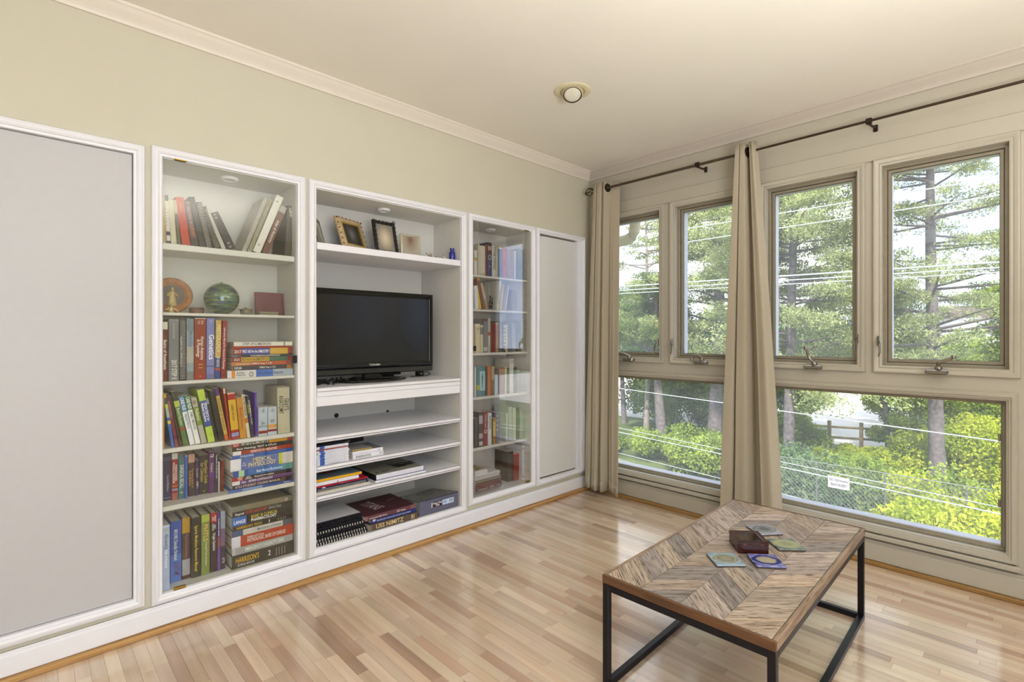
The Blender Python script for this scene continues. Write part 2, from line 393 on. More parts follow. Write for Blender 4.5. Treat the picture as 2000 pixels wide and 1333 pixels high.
for i, (x0, x1, y0, y1, L_, mi) in enumerate(cands):
    if i in pick and x1-x0 > L_-.001 or (i in pick):
        key = (round(x1-x0, 3), mi)
        if key not in PM:
            h = (x1-x0)/2-.0003
            o = MB().box(-h, h, -rowh/2+.0003, rowh/2-.0003, -.008, 0).build('floor_strip', FL[mi], fl, recalc=False); PM[key] = o.data
        else:
            o = bpy.data.objects.new('floor_strip', PM[key]); COL.objects.link(o); o.parent = fl
        o.location = ((x0+x1)/2, (y0+y1)/2, 0)
    else: rest.box(x0+.0003, x1-.0003, y0+.0003, y1-.0003, -.008, 0, m=mi)
stuff(rest.build('floor_strips', FL, fl, recalc=False))

# ================================================================== BUILT-IN CABINETS
CPROF = [(0, -.02), (0, .010), (.004, .013), (.009, .013), (.010, .018), (.017, .023), (.026, .022), (.031, .017), (.033, .017), (.036, .012), (.036, 0)]
def casing(u, parent, z0=ZB, z1=ZT): return MB().ring(lmap(0), u[0], u[1], z0, z1, CPROF).build('casing', WHITE, parent, smooth=True)
def carcass(u, dep, parent, z0=ZB, z1=ZT, name='cabinet_interior'):
    a, b = u; t = .004; k = MB()
    k.box(-dep-.01, -dep, a+.002, b-.002, z0, z1)
    k.box(-dep, -.001, a+.0015, a+t, z0, z1).box(-dep, -.001, b-t, b-.0015, z0, z1)
    k.box(-dep, -.001, a+t, b-t, z1-t, z1).box(-dep, -.001, a+t, b-t, z0-.001, z0+.002)
    return k.build(name, NICHE, parent)
def shelf(u, x0, x1, z, t, parent, m=NICHE, nose=False):
    k = MB(); a, b = u[0]+.005, u[1]-.005
    if not nose: k.box(x0, x1, a, b, z-t, z, bev=.002)
    else:
        k.box(x0, x1-.012, a, b, z-.014, z)
        k.box(x1-.014, x1, a, b, z-t*.62, z, bev=.005); k.box(x1-.018, x1-.008, a, b, z-t, z-t*.5, bev=.004)
    return k.build('shelf', m, parent, smooth=nose)
def puck(name, label, x, y, z):
    t = thing(name, label, 'cabinet light', (x, y, z))
    MB().lathe([(.034, 0), (.036, -.004), (.033, -.011), (.024, -.013), (.023, -.008)], n=28).build('housing', WHITE, t, smooth=True)
    MB().lathe([(0, -.0085), (.0225, -.0085), (.0225, -.006), (0, -.006)], n=20).build('lens', mat('C9C4B4', .4, var=0, name='frosted_lens'), t)
SH1 = [1.558, 1.276, .994, .720, .486]
c1 = thing('built_in_bookcase', 'tall white built-in bookcase with a glass door, nearest the blank cupboard door', 'bookcase', (0, -2.51, ZB))
def kids(t, *obs):
    Mi = t.matrix_world.inverted() if t.matrix_world != Matrix() else Matrix.Translation(-t.location)
    for o in obs:
        if o.parent == t: o.location = o.location - t.location
def at_origin(t):
    for ch in list(t.children):
        ch.location = ch.location-Vector(t.location)
carcass(U1, .25, c1); casing(U1, c1)
for z, t in zip(SH1, (.026, .012, .014, .018, .020)): shelf(U1, -.249, -.016, z, t, c1)
d = box('glass_door', GLASSD, .000, .005, U1[0]+.002, U1[1]-.002, ZB+.004, ZT-.003, c1)
for (u, v) in ((352, 312.5), (351, 1148)):
    p = onx(u, v, .005); MB().box(.005, .011, p.y-.022, p.y+.022, p.z-.006, p.z+.006, bev=.003).build('hinge', BRASS, d)
p = onx(580, 702, 0); MB().box(.005, .012, U1[1]-.022, U1[1]-.004, p.z-.018, p.z+.018, bev=.002).build('magnet_catch', BLACK, d)
at_origin(c1)
puck('puck_light', 'round puck light under the top of the left glass-door bookcase', -.10, onx(446, 349, -.12).y, ZT-.004)

c2 = thing('built_in_media_unit', 'white open built-in unit with the television, between two glass-door bookcases', 'shelf unit', (0, -1.7, ZB))
SH2 = [(1.637, .034), (.925, .092), (.684, .030), (.540, .030), (.395, .030)]
k = MB(); a, b = U2; t_ = .004
k.box(-.29, -.28, a+.002, b-.002, 1.62, ZT).box(-.43, -.42, a+.002, b-.002, .90, 1.62).box(-.51, -.50, a+.002, b-.002, ZB, .90)
for (zz0, zz1, dp) in ((1.62, ZT, .28), (.90, 1.62, .42), (ZB, .90, .50)):
    k.box(-dp, -.001, a+.0015, a+t_, zz0, zz1).box(-dp, -.001, b-t_, b-.0015, zz0, zz1)
k.box(-.28, -.001, a+t_, b-t_, ZT-t_, ZT).box(-.5, -.001, a+t_, b-t_, ZB-.001, ZB+.002)
k.build('cabinet_interior', NICHE, c2)
casing(U2, c2)
shelf(U2, -.419, .006, 1.637, .034, c2, WHITE)
k = MB(); a, b = U2[0]+.005, U2[1]-.005
k.box(-.499, -.006, a, b, .905, .925).box(-.02, .010, a, b, .905, .925, bev=.005).box(-.02, .004, a, b, .880, .906, bev=.003).box(-.02, .000, a, b, .833, .882, bev=.002)
k.build('television_shelf', WHITE, c2, smooth=True)
for z, t in SH2[2:]: shelf(U2, -.499, .006, z, t, c2, WHITE, nose=True)
for (u, v, r) in ((657, 812, .014), (757, 804, .009)):
    p = onx(u, v, -.4995)
    MB().lathe([(0, 0), (r, 0), (r, .002), (0, .002)], n=16, M=Matrix.Translation((-.4998, p.y, p.z)) @ Matrix.Rotation(PI/2, 4, 'Y')).build('cable_hole', BLACK, c2)
at_origin(c2)
puck('puck_light', 'round puck light above the picture frames in the open unit', -.13, onx(750, 406, -.13).y, ZT-.004)

c3 = thing('built_in_bookcase', 'narrow white built-in bookcase with a reflecting glass door, right of the television', 'bookcase', (0, -.91, ZB))
SH3 = [(1.565, .013), (1.348, .013), (1.071, .015), (.792, .018), (.470, .018)]
carcass(U3, .247, c3, z0=ZB+.025); casing(U3, c3, z0=ZB+.025)
for z, t in SH3: shelf((U3[0], U3[1]), -.246, -.028, z, t, c3)
d = box('glass_door', glassmat('reflective_door_glass', ior=2.1), .000, .005, U3[0]+.003, U3[1]-.002, ZB+.029, ZT-.003, c3)
for (u, v) in ((1028, 450), (1030, 941)):
    p = onx(u, v, .005); MB().box(.005, .011, p.y-.022, p.y+.022, p.z-.006, p.z+.006, bev=.003).build('hinge', BRASS, d)
p = onx(928, 681, 0); MB().box(.005, .012, U3[0]+.003, U3[0]+.024, p.z-.016, p.z+.016, bev=.002).build('magnet_catch', BLACK, d)
k = MB()
for i in range(26): k.lathe([(0, 0), (.0028, 0), (.0028, .0008), (0, .0008)], n=6, M=Matrix.Translation((-.055, U3[1]-.0048, .3+i*.058)) @ Matrix.Rotation(PI/2, 4, 'X'))
stuff(k.build('peg_holes', BLACK, c3, recalc=False))
at_origin(c3)
puck('puck_light', 'round puck light under the top of the narrow right bookcase', -.12, onx(958, 446, -.12).y, ZT-.004)

c4 = thing('built_in_cupboard', 'narrow white cupboard with a plain flat door beside the corner curtain', 'cupboard', (0, -.33, ZB))
casing(U4, c4, z0=ZB+.022)
box('door', mat('DADAD8', .22, var=.01, name='satin_door_paint'), -.045, -.018, U4[0]+.003, U4[1]-.045, ZB+.028, ZT-.008, c4, bev=.002)
MB().box(-.06, -.001, U4[1]-.040, U4[1]-.001, ZB+.022, ZT).box(-.08, -.06, U4[0], U4[1], ZB+.022, ZT).build('jamb', WHITE, c4)
at_origin(c4)
c0 = thing('built_in_cupboard', 'wide flat cupboard door panel left of the bookcases, cut off by the frame', 'cupboard', (0, -3.3, ZB))
casing(U0, c0, z0=ZB+.012, z1=1.889)
box('door', mat('BDBCBD', .4, var=.01, name='panel_paint'), -.04, -.006, U0[0]+.002, U0[1]-.002, ZB+.014, 1.887, c0, bev=.002)
at_origin(c0)

# ================================================================== BOOKS
def book(label, M, h, w, d, spine='333333', bands=(), titles=(), soft=True, boards=None, group='books', cat='book', page=PAGE, name='book'):
    """own frame: X down the spine from the head, Y across it, Z out of the spine; M places the head corner"""
    ox, oy, oz = h/2, w/2, -d/2
    T = Matrix.Translation((ox, oy, oz))
    t = thing(name, label, cat, group=group, M=M @ T)
    Mi = T.inverted()
    th = min(.0025 if not soft else .0009, w*.16); ov = 0 if soft else .003
    k = MB(); mats = [mat(boards or spine, .45, spec=.22, name='cover_card')]
    k.box(0, h, 0, th, -d, -.0012, M=Mi); k.box(0, h, w-th, w, -d, -.0012, M=Mi)
    bs = sorted(bands); cur = 0; segs = []
    for f0, f1, c in bs:
        if f0 > cur+1e-4: segs.append((cur, f0, spine))
        segs.append((f0, f1, c)); cur = f1
    if cur < 1-1e-4: segs.append((cur, 1, spine))
    for f0, f1, c in segs:
        mats.append(mat(c, .45, spec=.22, name='spine_print'))
        z0, z1, zz = -.0016, 0, -.0007
        e = min(.0022, w*.2); a0, a1 = f0*h, f1*h
        pts = [(0, z0), (0, zz-.0003), (e, z1), (w-e, z1), (w, zz-.0003), (w, z0)]
        vs = [Mi @ Vector((a0, y_, z_)) for y_, z_ in pts]+[Mi @ Vector((a1, y_, z_)) for y_, z_ in pts]
        k.add(vs, [(i, (i+1) % 6, 6+(i+1) % 6, 6+i) for i in range(6)]+[(5, 4, 3, 2, 1, 0), (6, 7, 8, 9, 10, 11)], m=len(mats)-1)
    k.build('cover', mats, t)
    MB().box(ov, h-ov, th, w-th, -d+ov+.0005, -.0017, M=Mi).build('page_block', page, t)
    for tt in titles:
        s, c, f0, f1 = tt[:4]; g0, g1 = (tt[4], tt[5]) if len(tt) > 4 else (.2, .8)
        text(t, s, f0*h-ox, f1*h-ox, g0*w-oy, g1*w-oy, c, z=-oz+.0006)
    return t
def stand(label, z, X, bl, br, tl, tv, spine, bands=(), titles=(), d=.17, vb=None, group=None, **kw):
    if vb is not None:
        p = onz(bl, vb, z); X = max(-.13, min(-.012, p.x))
    P0 = onx(bl, 600, X).y; P1 = onx(br, 600, X).y; T = onx(tl, tv, X)
    th = math.atan2(P0-T.y, T.z-z); w = max(.003, (P1-P0)*math.cos(th)-.0008)
    h = math.hypot(P0-T.y, T.z-z)
    up = Vector((0, -math.sin(th), math.cos(th))); b = Vector((0, math.cos(th), math.sin(th))); n = Vector((1, 0, 0))
    z0 = z+.0006+(w*math.sin(-th) if th < 0 else 0)
    c = Vector((X, P0, z0))+up*h
    M = Matrix(((-up.x, b.x, n.x, c.x), (-up.y, b.y, n.y, c.y), (-up.z, b.z, n.z, c.z), (0, 0, 0, 1)))
    return book(label, M, h, w, d, spine, bands, titles, group=group, **kw)
def flat(label, z, X, y0, y1, t, d, spine, bands=(), titles=(), yaw=0, group=None, up=1, **kw):
    """lying flat, spine to the room, head to the left"""
    a = Vector((math.sin(-yaw), math.cos(yaw), 0)); b = Vector((0, 0, 1)); n = a.cross(b)
    c = Vector((X, y0, z))
    M = Matrix(((a.x, b.x, n.x, c.x), (a.y, b.y, n.y, c.y), (a.z, b.z, n.z, c.z), (0, 0, 0, 1)))
    return book(label, M, y1-y0, t, d, spine, bands, titles, group=group, **kw)
def stack(z, X, items, group, d=.17, vscale=1.0):
    for it in items:
        label, uL, uR, tp, spine, bands, titles = it[:7]; kw = it[7] if len(it) > 7 else {}
        kw = dict(kw); dx = kw.pop('dx', 0); dd = kw.pop('d', d)
        A = onx(uL, 600, X); B = onx(uR, 600, X); dep = (A-CAM).dot(FW)
        t = tp*dep/F*vscale
        flat(label, z+.0004, X+dx, A.y, B.y, t-.0005, dd, spine, bands, titles, group=group, **kw); z += t
    return z

GA = 'books and binders on the top shelf of the left bookcase'
z = SH1[0]; X = -.05
stand('thin tan book leaning at the far left of the top shelf', z, X, 317.5, 325, 315.5, 381, 'B39B66', group=GA)
stand('white spiral-bound book with dark marks beside the thin tan book', z, X, 326, 334, 321, 381, 'CFCBC0', [(.0, .12, '2C2A44'), (.74, .82, '34305A'), (.93, 1, '3A3868')], [('. . : . : . .', '2A2830', .14, .7)], group=GA)
stand('cream book on the top shelf, left of the red one', z, X, 334.8, 346, 328, 390, 'C9C2A8', group=GA)
stand('thin dark olive book squeezed against the red book', z, X, 347, 354, 338.5, 391, '57503C', [(0, .3, 'B4AC92')], group=GA)
stand('bright red book leaning left on the top shelf', z, X, 356.5, 373, 342.5, 385, 'B5331C', titles=[('THE MANUAL', 'D98A50', .1, .32, .35, .6)], group=GA)
stand('plum coloured book leaning against the red book', z, X, 375.5, 389, 357.5, 394, '5E4347', [(.0, .05, '8A6C6C'), (.82, 1, '38302E')], [('PRACTICE OF', 'B79A96', .12, .5, .3, .7), ('SURGERY', 'C07A3C', .52, .78, .3, .75)], group=GA)
stand('black binder behind the wire-bound books, taller than its neighbours', z, X, 391, 403, 368, 385, '2B2A2E', group=GA)
def coil(parent, h, w, col, n, z=.001):
    """a row of wire loops down the spine, in the book's own frame (origin at its middle)"""
    k = MB()
    for i in range(n):
        x = -h/2+h*(i+.5)/n; q = [(x, -w*.42+w*.84*j/5, z+math.sin(PI*j/5)*w*.45) for j in range(6)]
        k.tube(q, h/n*.2, 4)
    return stuff(k.build('wire_loops', col, parent, recalc=False))
WIRE = mat('D4D2CC', .35, metal=.3, var=0, name='white_wire'); WIREB = mat('1C1B20', .4, var=0, name='black_comb')
def coiled(lab, z, X, bl, br, tl, tv, spine, col, n, **kw):
    t = stand(lab, z, X, bl, br, tl, tv, spine, **kw)
    P0 = onx(bl, 600, X).y; P1 = onx(br, 600, X).y; T = onx(tl, tv, X); hh = math.hypot(P0-T.y, T.z-z); dd = kw.get('d', .17)
    c = coil(t, hh*.96, abs(P1-P0)*.95, col, n); c.location = (0, 0, dd/2); return t
coiled('wire-bound black notebook with bright white loops', z, X, 404, 416, 382.5, 396, '37353A', WIRE, 34, group=GA)
coiled('wire-bound dark notebook, second of the two coil-bound ones', z, X, 420, 432, 392, 405, '2E2C2C', mat('9A978E', .4, metal=.3, var=0), 34, group=GA)
stand('pale grey folder leaning between the wire-bound books and the dark binder', z, X, 434.5, 443.5, 400, 409, 'B5B3A8', group=GA)
stand('charcoal ring binder with round rivets, end of the left-leaning row', z, X, 447, 464.5, 411, 417, '37363A', titles=[('o  o', 'C9C7C2', .04, .16, .3, .6), ('o  o', 'C9C7C2', .8, .94, .3, .6)], group=GA)
coiled('white comb-bound book leaning right, next to the gap', z, X, 473, 482, 516.5, 388, 'C3BFB3', WIRE, 36, group=GA)
coiled('cream comb-bound book leaning right against the white binder', z, X, 483.5, 492, 525.5, 391, 'B8B396', mat('A9A483', .5, var=0), 36, group=GA)
stand('white ring binder leaning right with two dark rivets', z, X, 494, 510, 541, 385, 'DDDBD0', titles=[('o', '2A2824', .09, .12, .3, .6), ('o', '2A2824', .86, .89, .3, .6)], group=GA)
stand('brown anatomy atlas leaning right beside the white binder', z, X, 512, 526, 549, 405, '6F4A3C', [(0, .13, 'A6A098')], [('Atlas of Anatomy', 'D7CFC0', .3, .78, .2, .8)], group=GA)
stand('dark smoky grey folder at the right end of the top shelf', z, X, 556, 569, 562.5, 402, '4B493F', titles=[('Q&W', 'C9C6B8', .04, .22, .2, .8)], group=GA)

# --- shelf of ornaments
z = SH1[1]
p = onx(336, 600, -.13)
t = thing('wooden_plate', 'round carved wooden plate with a robed figure, leaning at the left of the shelf', 'plate', (p.x, p.y, z+.077))
R_ = Matrix.Rotation(PI/2-.12, 4, 'Y')
MB().lathe([(0, -.006), (.060, -.006), (.074, .002), (.076, .008), (.070, .012), (.058, .008), (.050, .004), (.048, .002), (0, .002)], n=40, M=R_).build('rim', wood('carved_wood', '8A4E1C', 'A86A2C', axis=0, scale=4), t, smooth=True)
MB().lathe([(0, .0025), (.046, .0025), (.046, .0035), (0, .0035)], n=32, M=R_).build('inner_disc', mat('4A3C30', .5, name='dark_icon_ground'), t)
k = MB(); G = mat('B49A62', .45, metal=.2, name='gilt_figure')
Rf = R_ @ Matrix.Rotation(PI/2, 4, 'Z')
k.lathe([(0, -.045), (.017, -.045), (.014, -.02), (.012, .0), (.013, .012), (.006, .019), (0, .020)], n=14, M=Matrix.Translation((.006, 0, .0)) @ Matrix.Scale(.5, 4, (1, 0, 0)))
k.lathe([(0, .016), (.006, .020), (.0075, .026), (.005, .033), (0, .035)], n=12, M=Matrix.Translation((.007, 0, 0)))
for s in (-1, 1): k.tube([(.009, s*.011, .010), (.011, s*.019, -.004), (.013, s*.021, .008)], [.0045, .0045, .003], 7)
k.build('robed_figure', G, t, smooth=True)
p = onx(334, 606, -.06)
t = thing('figurine', 'small gilt kneeling figurine in front of the wooden plate', 'figurine', (p.x, p.y, z))
MB().lathe([(0, 0), (.014, 0), (.014, .004), (.009, .008), (.010, .018), (.006, .026), (0, .028)], n=14).build('robe', mat('CBB27A', .35, metal=.4, name='gilt'), t, smooth=True)
MB().lathe([(0, .026), (.005, .029), (.006, .034), (0, .040)], n=12).build('head', mat('D8C08A', .35, metal=.4, name='gilt_head'), t, smooth=True)
MB().tube([(.006, -.008, .02), (.012, -.016, .012), (.014, -.022, .016)], .003, 6).tube([(.006, .008, .02), (.012, .018, .010), (.012, .024, .004)], .003, 6).build('arms', mat('D8C08A', .35, metal=.4), t, smooth=True)
p = onx(384, 605, -.08)
t = thing('trinket_box', 'small round brown lacquered box left of the glass globe', 'box', (p.x, p.y, z))
MB().lathe([(0, 0), (.027, 0), (.028, .012), (.028, .014), (0, .014)], n=28).build('base', mat('6A3F2C', .35, name='brown_lacquer'), t, smooth=True)
MB().lathe([(.0285, .0145), (.0285, .024), (.027, .026), (0, .026), (0, .0145)], n=28).build('lid', mat('5A3626', .35), t, smooth=True)
p = onx(433, 585, -.11)
t = thing('glass_globe', 'swirled green and blue blown glass globe on the ornament shelf', 'glass ball', (p.x, p.y, z))
gm = bpy.data.materials.new('swirled_glass'); gm.use_nodes = True; n_ = gm.node_tree.nodes; L_ = gm.node_tree.links; b_ = n_['Principled BSDF']
b_.inputs['Roughness'].default_value = .08; b_.inputs['Coat Weight'].default_value = .6; b_.inputs['Metallic'].default_value = .35
tc_ = n_.new('ShaderNodeTexCoord'); mp_ = n_.new('ShaderNodeMapping'); mp_.inputs['Rotation'].default_value = (.5, .1, 0); mp_.inputs['Scale'].default_value = (10, 10, 60)
nz_ = n_.new('ShaderNodeTexNoise'); nz_.inputs['Scale'].default_value = 1.3; nz_.inputs['Detail'].default_value = 4; nz_.inputs['Distortion'].default_value = .6
rr = n_.new('ShaderNodeValToRGB'); L_.new(tc_.outputs['Object'], mp_.inputs[0]); L_.new(mp_.outputs[0], nz_.inputs['Vector']); L_.new(nz_.outputs['Fac'], rr.inputs['Fac']); L_.new(rr.outputs[0], b_.inputs['Base Color'])
rr.color_ramp.elements[0].position = .3; rr.color_ramp.elements[0].color = lin('1E2A5E'); rr.color_ramp.elements[1].position = .72; rr.color_ramp.elements[1].color = lin('E0E8DC')
for q, c in ((.42, '3F5F63'), (.5, '55704E'), (.6, '7E966A')): e_ = rr.color_ramp.elements.new(q); e_.color = lin(c)
rg = .0715
MB().lathe([(max(.0, rg*math.sin(PI*i/24)), rg-.001-rg*math.cos(PI*i/24)) for i in range(25)], n=40).build('globe_body', gm, t, smooth=True)
MB().lathe([(0, 2*rg-.002), (.006, 2*rg-.002), (.005, 2*rg+.003), (0, 2*rg+.004)], n=14).build('stub', gm, t, smooth=True)
p = onx(480, 606, -.08)
t = thing('candle_holder', 'small silver dish with a loose lid right of the glass globe', 'dish', (p.x, p.y, z))
SIL = mat('A8A28E', .25, metal=.8, name='tarnished_silver')
MB().lathe([(0, 0), (.020, 0), (.022, .004), (.024, .018), (.025, .022), (.022, .022), (.021, .006), (0, .004)], n=26).build('bowl', SIL, t, smooth=True)
MB().lathe([(.031, .0225), (.032, .025), (.014, .029), (.007, .032), (0, .036)], n=26).build('lid', mat('8D8468', .3, metal=.7), t, smooth=True)
p0, p1 = onx(498, 613, -.14), onx(559, 613, -.14)
t = thing('album', 'flat maroon album leaning upright against the back of the shelf', 'album', (p0.x, (p0.y+p1.y)/2, z), )
wd = (p1.y-p0.y)/2-.004; Rl = Matrix.Rotation(-.12, 4, 'Y')
MB().box(-.014, -.004, -wd, wd, 0.0018, .116, M=Rl, bev=.003).build('cover', mat('6E3440', .45, name='maroon_cloth'), t)
MB().box(-.016, -.0145, -wd+.003, wd-.002, .003, .112, M=Rl).build('page_block', PAGE, t)
MB().box(-.004, -.0025, wd-.014, wd-.010, .004, .113, M=Rl).build('hinge_groove', mat('5A2833', .5), t)
p0, p1 = onx(507, 613, -.07), onx(544, 613, -.07)
t = thing('card_case', 'little silver grey case lying in front of the maroon album', 'case', (p0.x, (p0.y+p1.y)/2, z)); wd = (p1.y-p0.y)/2
MB().box(-.03, 0, -wd, wd, 0, .009, bev=.002).build('base', SIL, t)
MB().box(-.03, 0, -wd, wd, .0095, .018, bev=.002).build('lid', SIL, t)

# --- third shelf
z = SH1[2]; X = -.028; GC = 'textbooks standing on the third shelf of the left bookcase'
W = 'E8E4DA'
stand('dark red anesthesia handbook with a white head band, leftmost on its shelf', z, X, 317, 328, 317, 629.5, '6C2C2B', [(0, .125, 'D6D2C8')], [('Basics of Anesthesia', W, .3, .8), ], group=GC)
stand('metallic grey test preparation book with the year near its foot', z, X, 329.5, 350, 329.5, 624, '77797A', [(0, .02, '8B8D8D')], [('2017 STEP II', W, .66, .97, .25, .75), ('Lecture', 'B8B8B4', .05, .33, .4, .65)], group=GC)
coiled('black pathology fundamentals book with a white wire spine', z, X, 350.6, 364, 350.6, 624, '2B2C34', WIRE, 44, titles=[('FUNDAMENTALS OF PATHOLOGY', W, .27, .78, .06, .38)], group=GC)
stand('blue-grey book with a cloudy sky and figures printed on its spine', z, X, 364.6, 379, 364.6, 623, '8D9AA0', [(0, .2, '76868F'), (.2, .46, '8B99A8'), (.46, .72, 'ACAA9E'), (.86, 1, '7D7F7C')], [('Molecular', '5E7078', .2, .46, .3, .8)], group=GC)
stand('thick rust red human anatomy and physiology textbook', z, X, 379.5, 402.5, 380, 622, '8A3420', [(0, .012, 'C9BFB0'), (.9, 1, '9C2C1E')], [('Human Anatomy\n& Physiology', W, .3, .68, .15, .85), ('[ ]', 'D8A93A', .72, .84, .4, .7), ('PEARSON', W, .935, .96, .2, .8), ('Marieb\nHoehn', 'C9B5A8', .04, .1, .25, .8)], group=GC)
stand('lavender blue genetics textbook', z, X, 403, 418.5, 404, 622, '7C82B8', [(.78, .80, '4A5088'), (.92, 1, '6A6EA0')], [('Genetics', 'FFFFFF', .27, .68, .25, .95), ('Pierce', W, .04, .07, .15, .9)], group=GC)
stand('histology text with a gold upper half and a blue foot', z, X, 419.5, 430.5, 422, 626, 'C6A662', [(.64, .82, '3A4C86'), (.82, .86, 'B5423E'), (.86, 1, '2F4488')], [('HISTOLOGY', 'F0E0A8', .08, .55, .15, .95), ('TEXT AND ATLAS', W, .62, .8, .2, .8)], group=GC)
stand('slim dark red laboratory manual, right end of the standing row', z, X, 431.5, 441.5, 435, 627, '8E2C2C', [(.93, .96, '6C2022')], [('Laboratory Manual for Anatomy & Physiology', W, .12, .84, .2, .75)], group=GC)
GS = 'study guides stacked flat on the third shelf of the left bookcase'
stack(z, -.022, [
 ('white and blue colour atlas of anatomy at the bottom of its stack', 444, 572, 14.5, 'DAD9D8', [(.06, .11, 'E08A34'), (.42, .68, '4E74C0'), (.68, 1, 'A9B2BC')], [('Color Atlas of Anatomy', '2A3F74', .43, .84), ('Rohen\nYokochi', '33343A', .12, .26, .2, .8), ('o', '8A8F80', .31, .38, .15, .9)]),
 ('dark grey exam guide with an orange square at its tail', 455.5, 571, 8.5, '44424E', [(.9, .985, 'A8702C')], [('USMLE Step 3 CCS', W, .42, .7), ('KAPLAN', W, .02, .13)]),
 ('orange-red exam guide above the dark grey one', 452, 570.5, 8.2, 'B65A3A', [(0, .3, 'BB7A44'), (.9, 1, '8E4A44')], [('USMLE Step 2 CK', W, .3, .65), ('DOCTOR DEDICATED', W, .07, .28, .3, .6)]),
 ('exam guide with a yellow panel then a green panel on its spine', 453.5, 570.5, 9, '8E2A2C', [(.14, .6, 'C9A544'), (.6, .92, '4C6C58')], [('FIRST AID for the USMLE STEP 2 CS', '4A3A20', .15, .59), ('Fourth\nEdition', W, .03, .12)]),
 ('thin charcoal pathology fundamentals paperback lying flat', 455.5, 571, 5, '3C3F48', [(0, .07, '5F7488'), (.07, .13, '74484A')], [('FUNDAMENTALS OF PATHOLOGY', W, .28, .78)]),
 ('exam guide with red, purple and yellow panels dated 2017', 455, 571, 13, '8E3434', [(.14, .61, '4E5098'), (.61, .92, 'CDA646')], [('2017', W, .02, .13, .2, .7), ('FIRST AID for the USMLE STEP 1', 'FFFFFF', .15, .6, .25, .7)]),
 ('very thin red booklet under the white step-up book', 455, 570, 3.8, 'A33A2A', [], []),
 ('white step-up to medicine book on top of its stack', 457, 571, 8.5, 'DDDBCF', [(.84, .87, '8C9474')], [('STEP-UP to MEDICINE', '33445C', .14, .62)]),
], GS)

# --- fourth shelf
z = SH1[3]; X = -.03; GD = 'books leaning on the fourth shelf of the left bookcase'
DB = .165
def S4(*a, **k): return stand(*a, group=GD, d=DB, **k)
S4('thin tan upright book against the left side of the fourth shelf', z, -.02, 317.2, 321.6, 317.2, 768, 'C08A50')
S4('slim blue book with a yellow head, leaning left beside the tan one', z, X, 335, 341.6, 318.5, 771, '3566B4', [(0, .07, 'D4B93C'), (.07, .19, '2B4A54'), (.19, .26, 'C6CE4A'), (.26, .44, 'A9BDB0'), (.5, .56, 'D3CC4C')])
S4('slim maroon book leaning left after the blue one', z, X, 343, 349.4, 323.5, 771, '7A2A38', [(0, .1, '4A2228')], [('ESSENTIALS', 'B08A80', .1, .5)])
S4('dark brown narrow book leaning left between maroon and green ones', z, X, 350.6, 356.6, 330, 776, '3C2C24')
S4('green pocket book with a grey head and a red dot', z, X, 358.5, 369.4, 335, 767, '54753E', [(0, .17, '3A3C34'), (.17, .28, 'B7C35A'), (.66, .72, '9A4A30')], [('Board Review', 'C9D2A8', .3, .62)])
S4('blue and white pediatrics case files book', z, X, 371.5, 381.8, 348.5, 777, 'E4E6EA', [(0, .31, '4D7FB2')], [('CASE FILES', 'FFFFFF', .03, .28, .2, .9), ('PEDIATRICS', '5A6068', .36, .66, .3, .8)], boards='8FA4CE')
S4('green and white family medicine case files book', z, X, 382.5, 392.8, 359.5, 775, 'E6E8E4', [(0, .29, '3E7A50')], [('CASE FILES', 'FFFFFF', .03, .27, .2, .9), ('FAMILY MEDICINE', '5A6068', .34, .7, .3, .8)])
S4('grey pediatrics book with an olive green panel', z, X, 394, 404.8, 373, 779, 'AEAA9C', [(.2, .6, '7C9032')], [('Pediatrics', 'E8EAD0', .24, .5), ('o', '7A2A28', .06, .14)])
S4('lime green pediatrics book with a royal blue panel', z, X, 407, 420.8, 385, 763.5, 'B4CE4A', [(.21, .7, '3A4E9A')], [('PEDIATRICS for\nMedical Students', 'FFFFFF', .25, .6, .1, .9)])
S4('black thin book leaning just right of the lime green one', z, X, 421.8, 427.6, 399, 770, '24262C', [(.1, .22, '8A8C8C')])
S4('thick black book with an illegible dark spine, leaning left', z, X, 428.6, 438.8, 409, 764, '27241F', [(0, .03, '3C3A34')])
S4('ochre book with a purple head and an orange foot', z, X, 439.8, 447.4, 418.8, 760, 'C9A452', [(0, .14, '4A2A78'), (.88, 1, 'C0602C')], [('Essentials of Nutrition', '6A4E24', .2, .8)])
S4('narrow red book with a pink head label', z, X, 448.2, 452.4, 435.5, 760, 'A32A20', [(0, .1, 'E0B4A8')])
S4('red book with a big yellow used sticker down its spine', z, X, 453.2, 468.4, 443.8, 769, 'A62420', [(0, .03, 'D8A09A'), (.15, .8, 'D6A92C'), (.86, .94, '8A94C8')], [('USED BOOK', '6A4A18', .25, .6, .3, .6)])
S4('orange book on body and mind beside the sticker book', z, X, 469.4, 482.4, 461.5, 779, 'C58A2E', [], [('Body Atlas', 'A04A18', .2, .8, .25, .75)])
S4('beige narrow book with black capitals and an orange band', z, X, 483.2, 489.8, 471.2, 772, 'CFC6A8', [(.54, .66, 'B5762C')], [('WESTERN WONDERS', '2A2620', .04, .5, .2, .85)])
S4('dark purple book with white lettering running down it', z, X, 490.6, 497.6, 480.2, 775, '35264A', [(.0, .2, '2C2838'), (.2, .42, '7A7434')], [('GOOD MEDICAL STUDY', W, .1, .7, .5, .9)])
S4('bright violet upright book before the two small pale boxes', z, -.045, 498.8, 503.6, 496.6, 767.5, '5A3AA8')
SB = [(.64, .70, '8E9AA4'), (.82, .92, '8C2422')]
stand('small pale blue boxed card set, left of the two', z, X, 505, 523, 505, 797, 'B9C3CE', SB, [('PHARMACOLOGY\nFLASH CARDS', '5A6470', .06, .2, .1, .9), ('BASIC\nSCIENCES', '3A4450', .5, .62, .1, .9)], d=.09, group='pale boxed card sets')
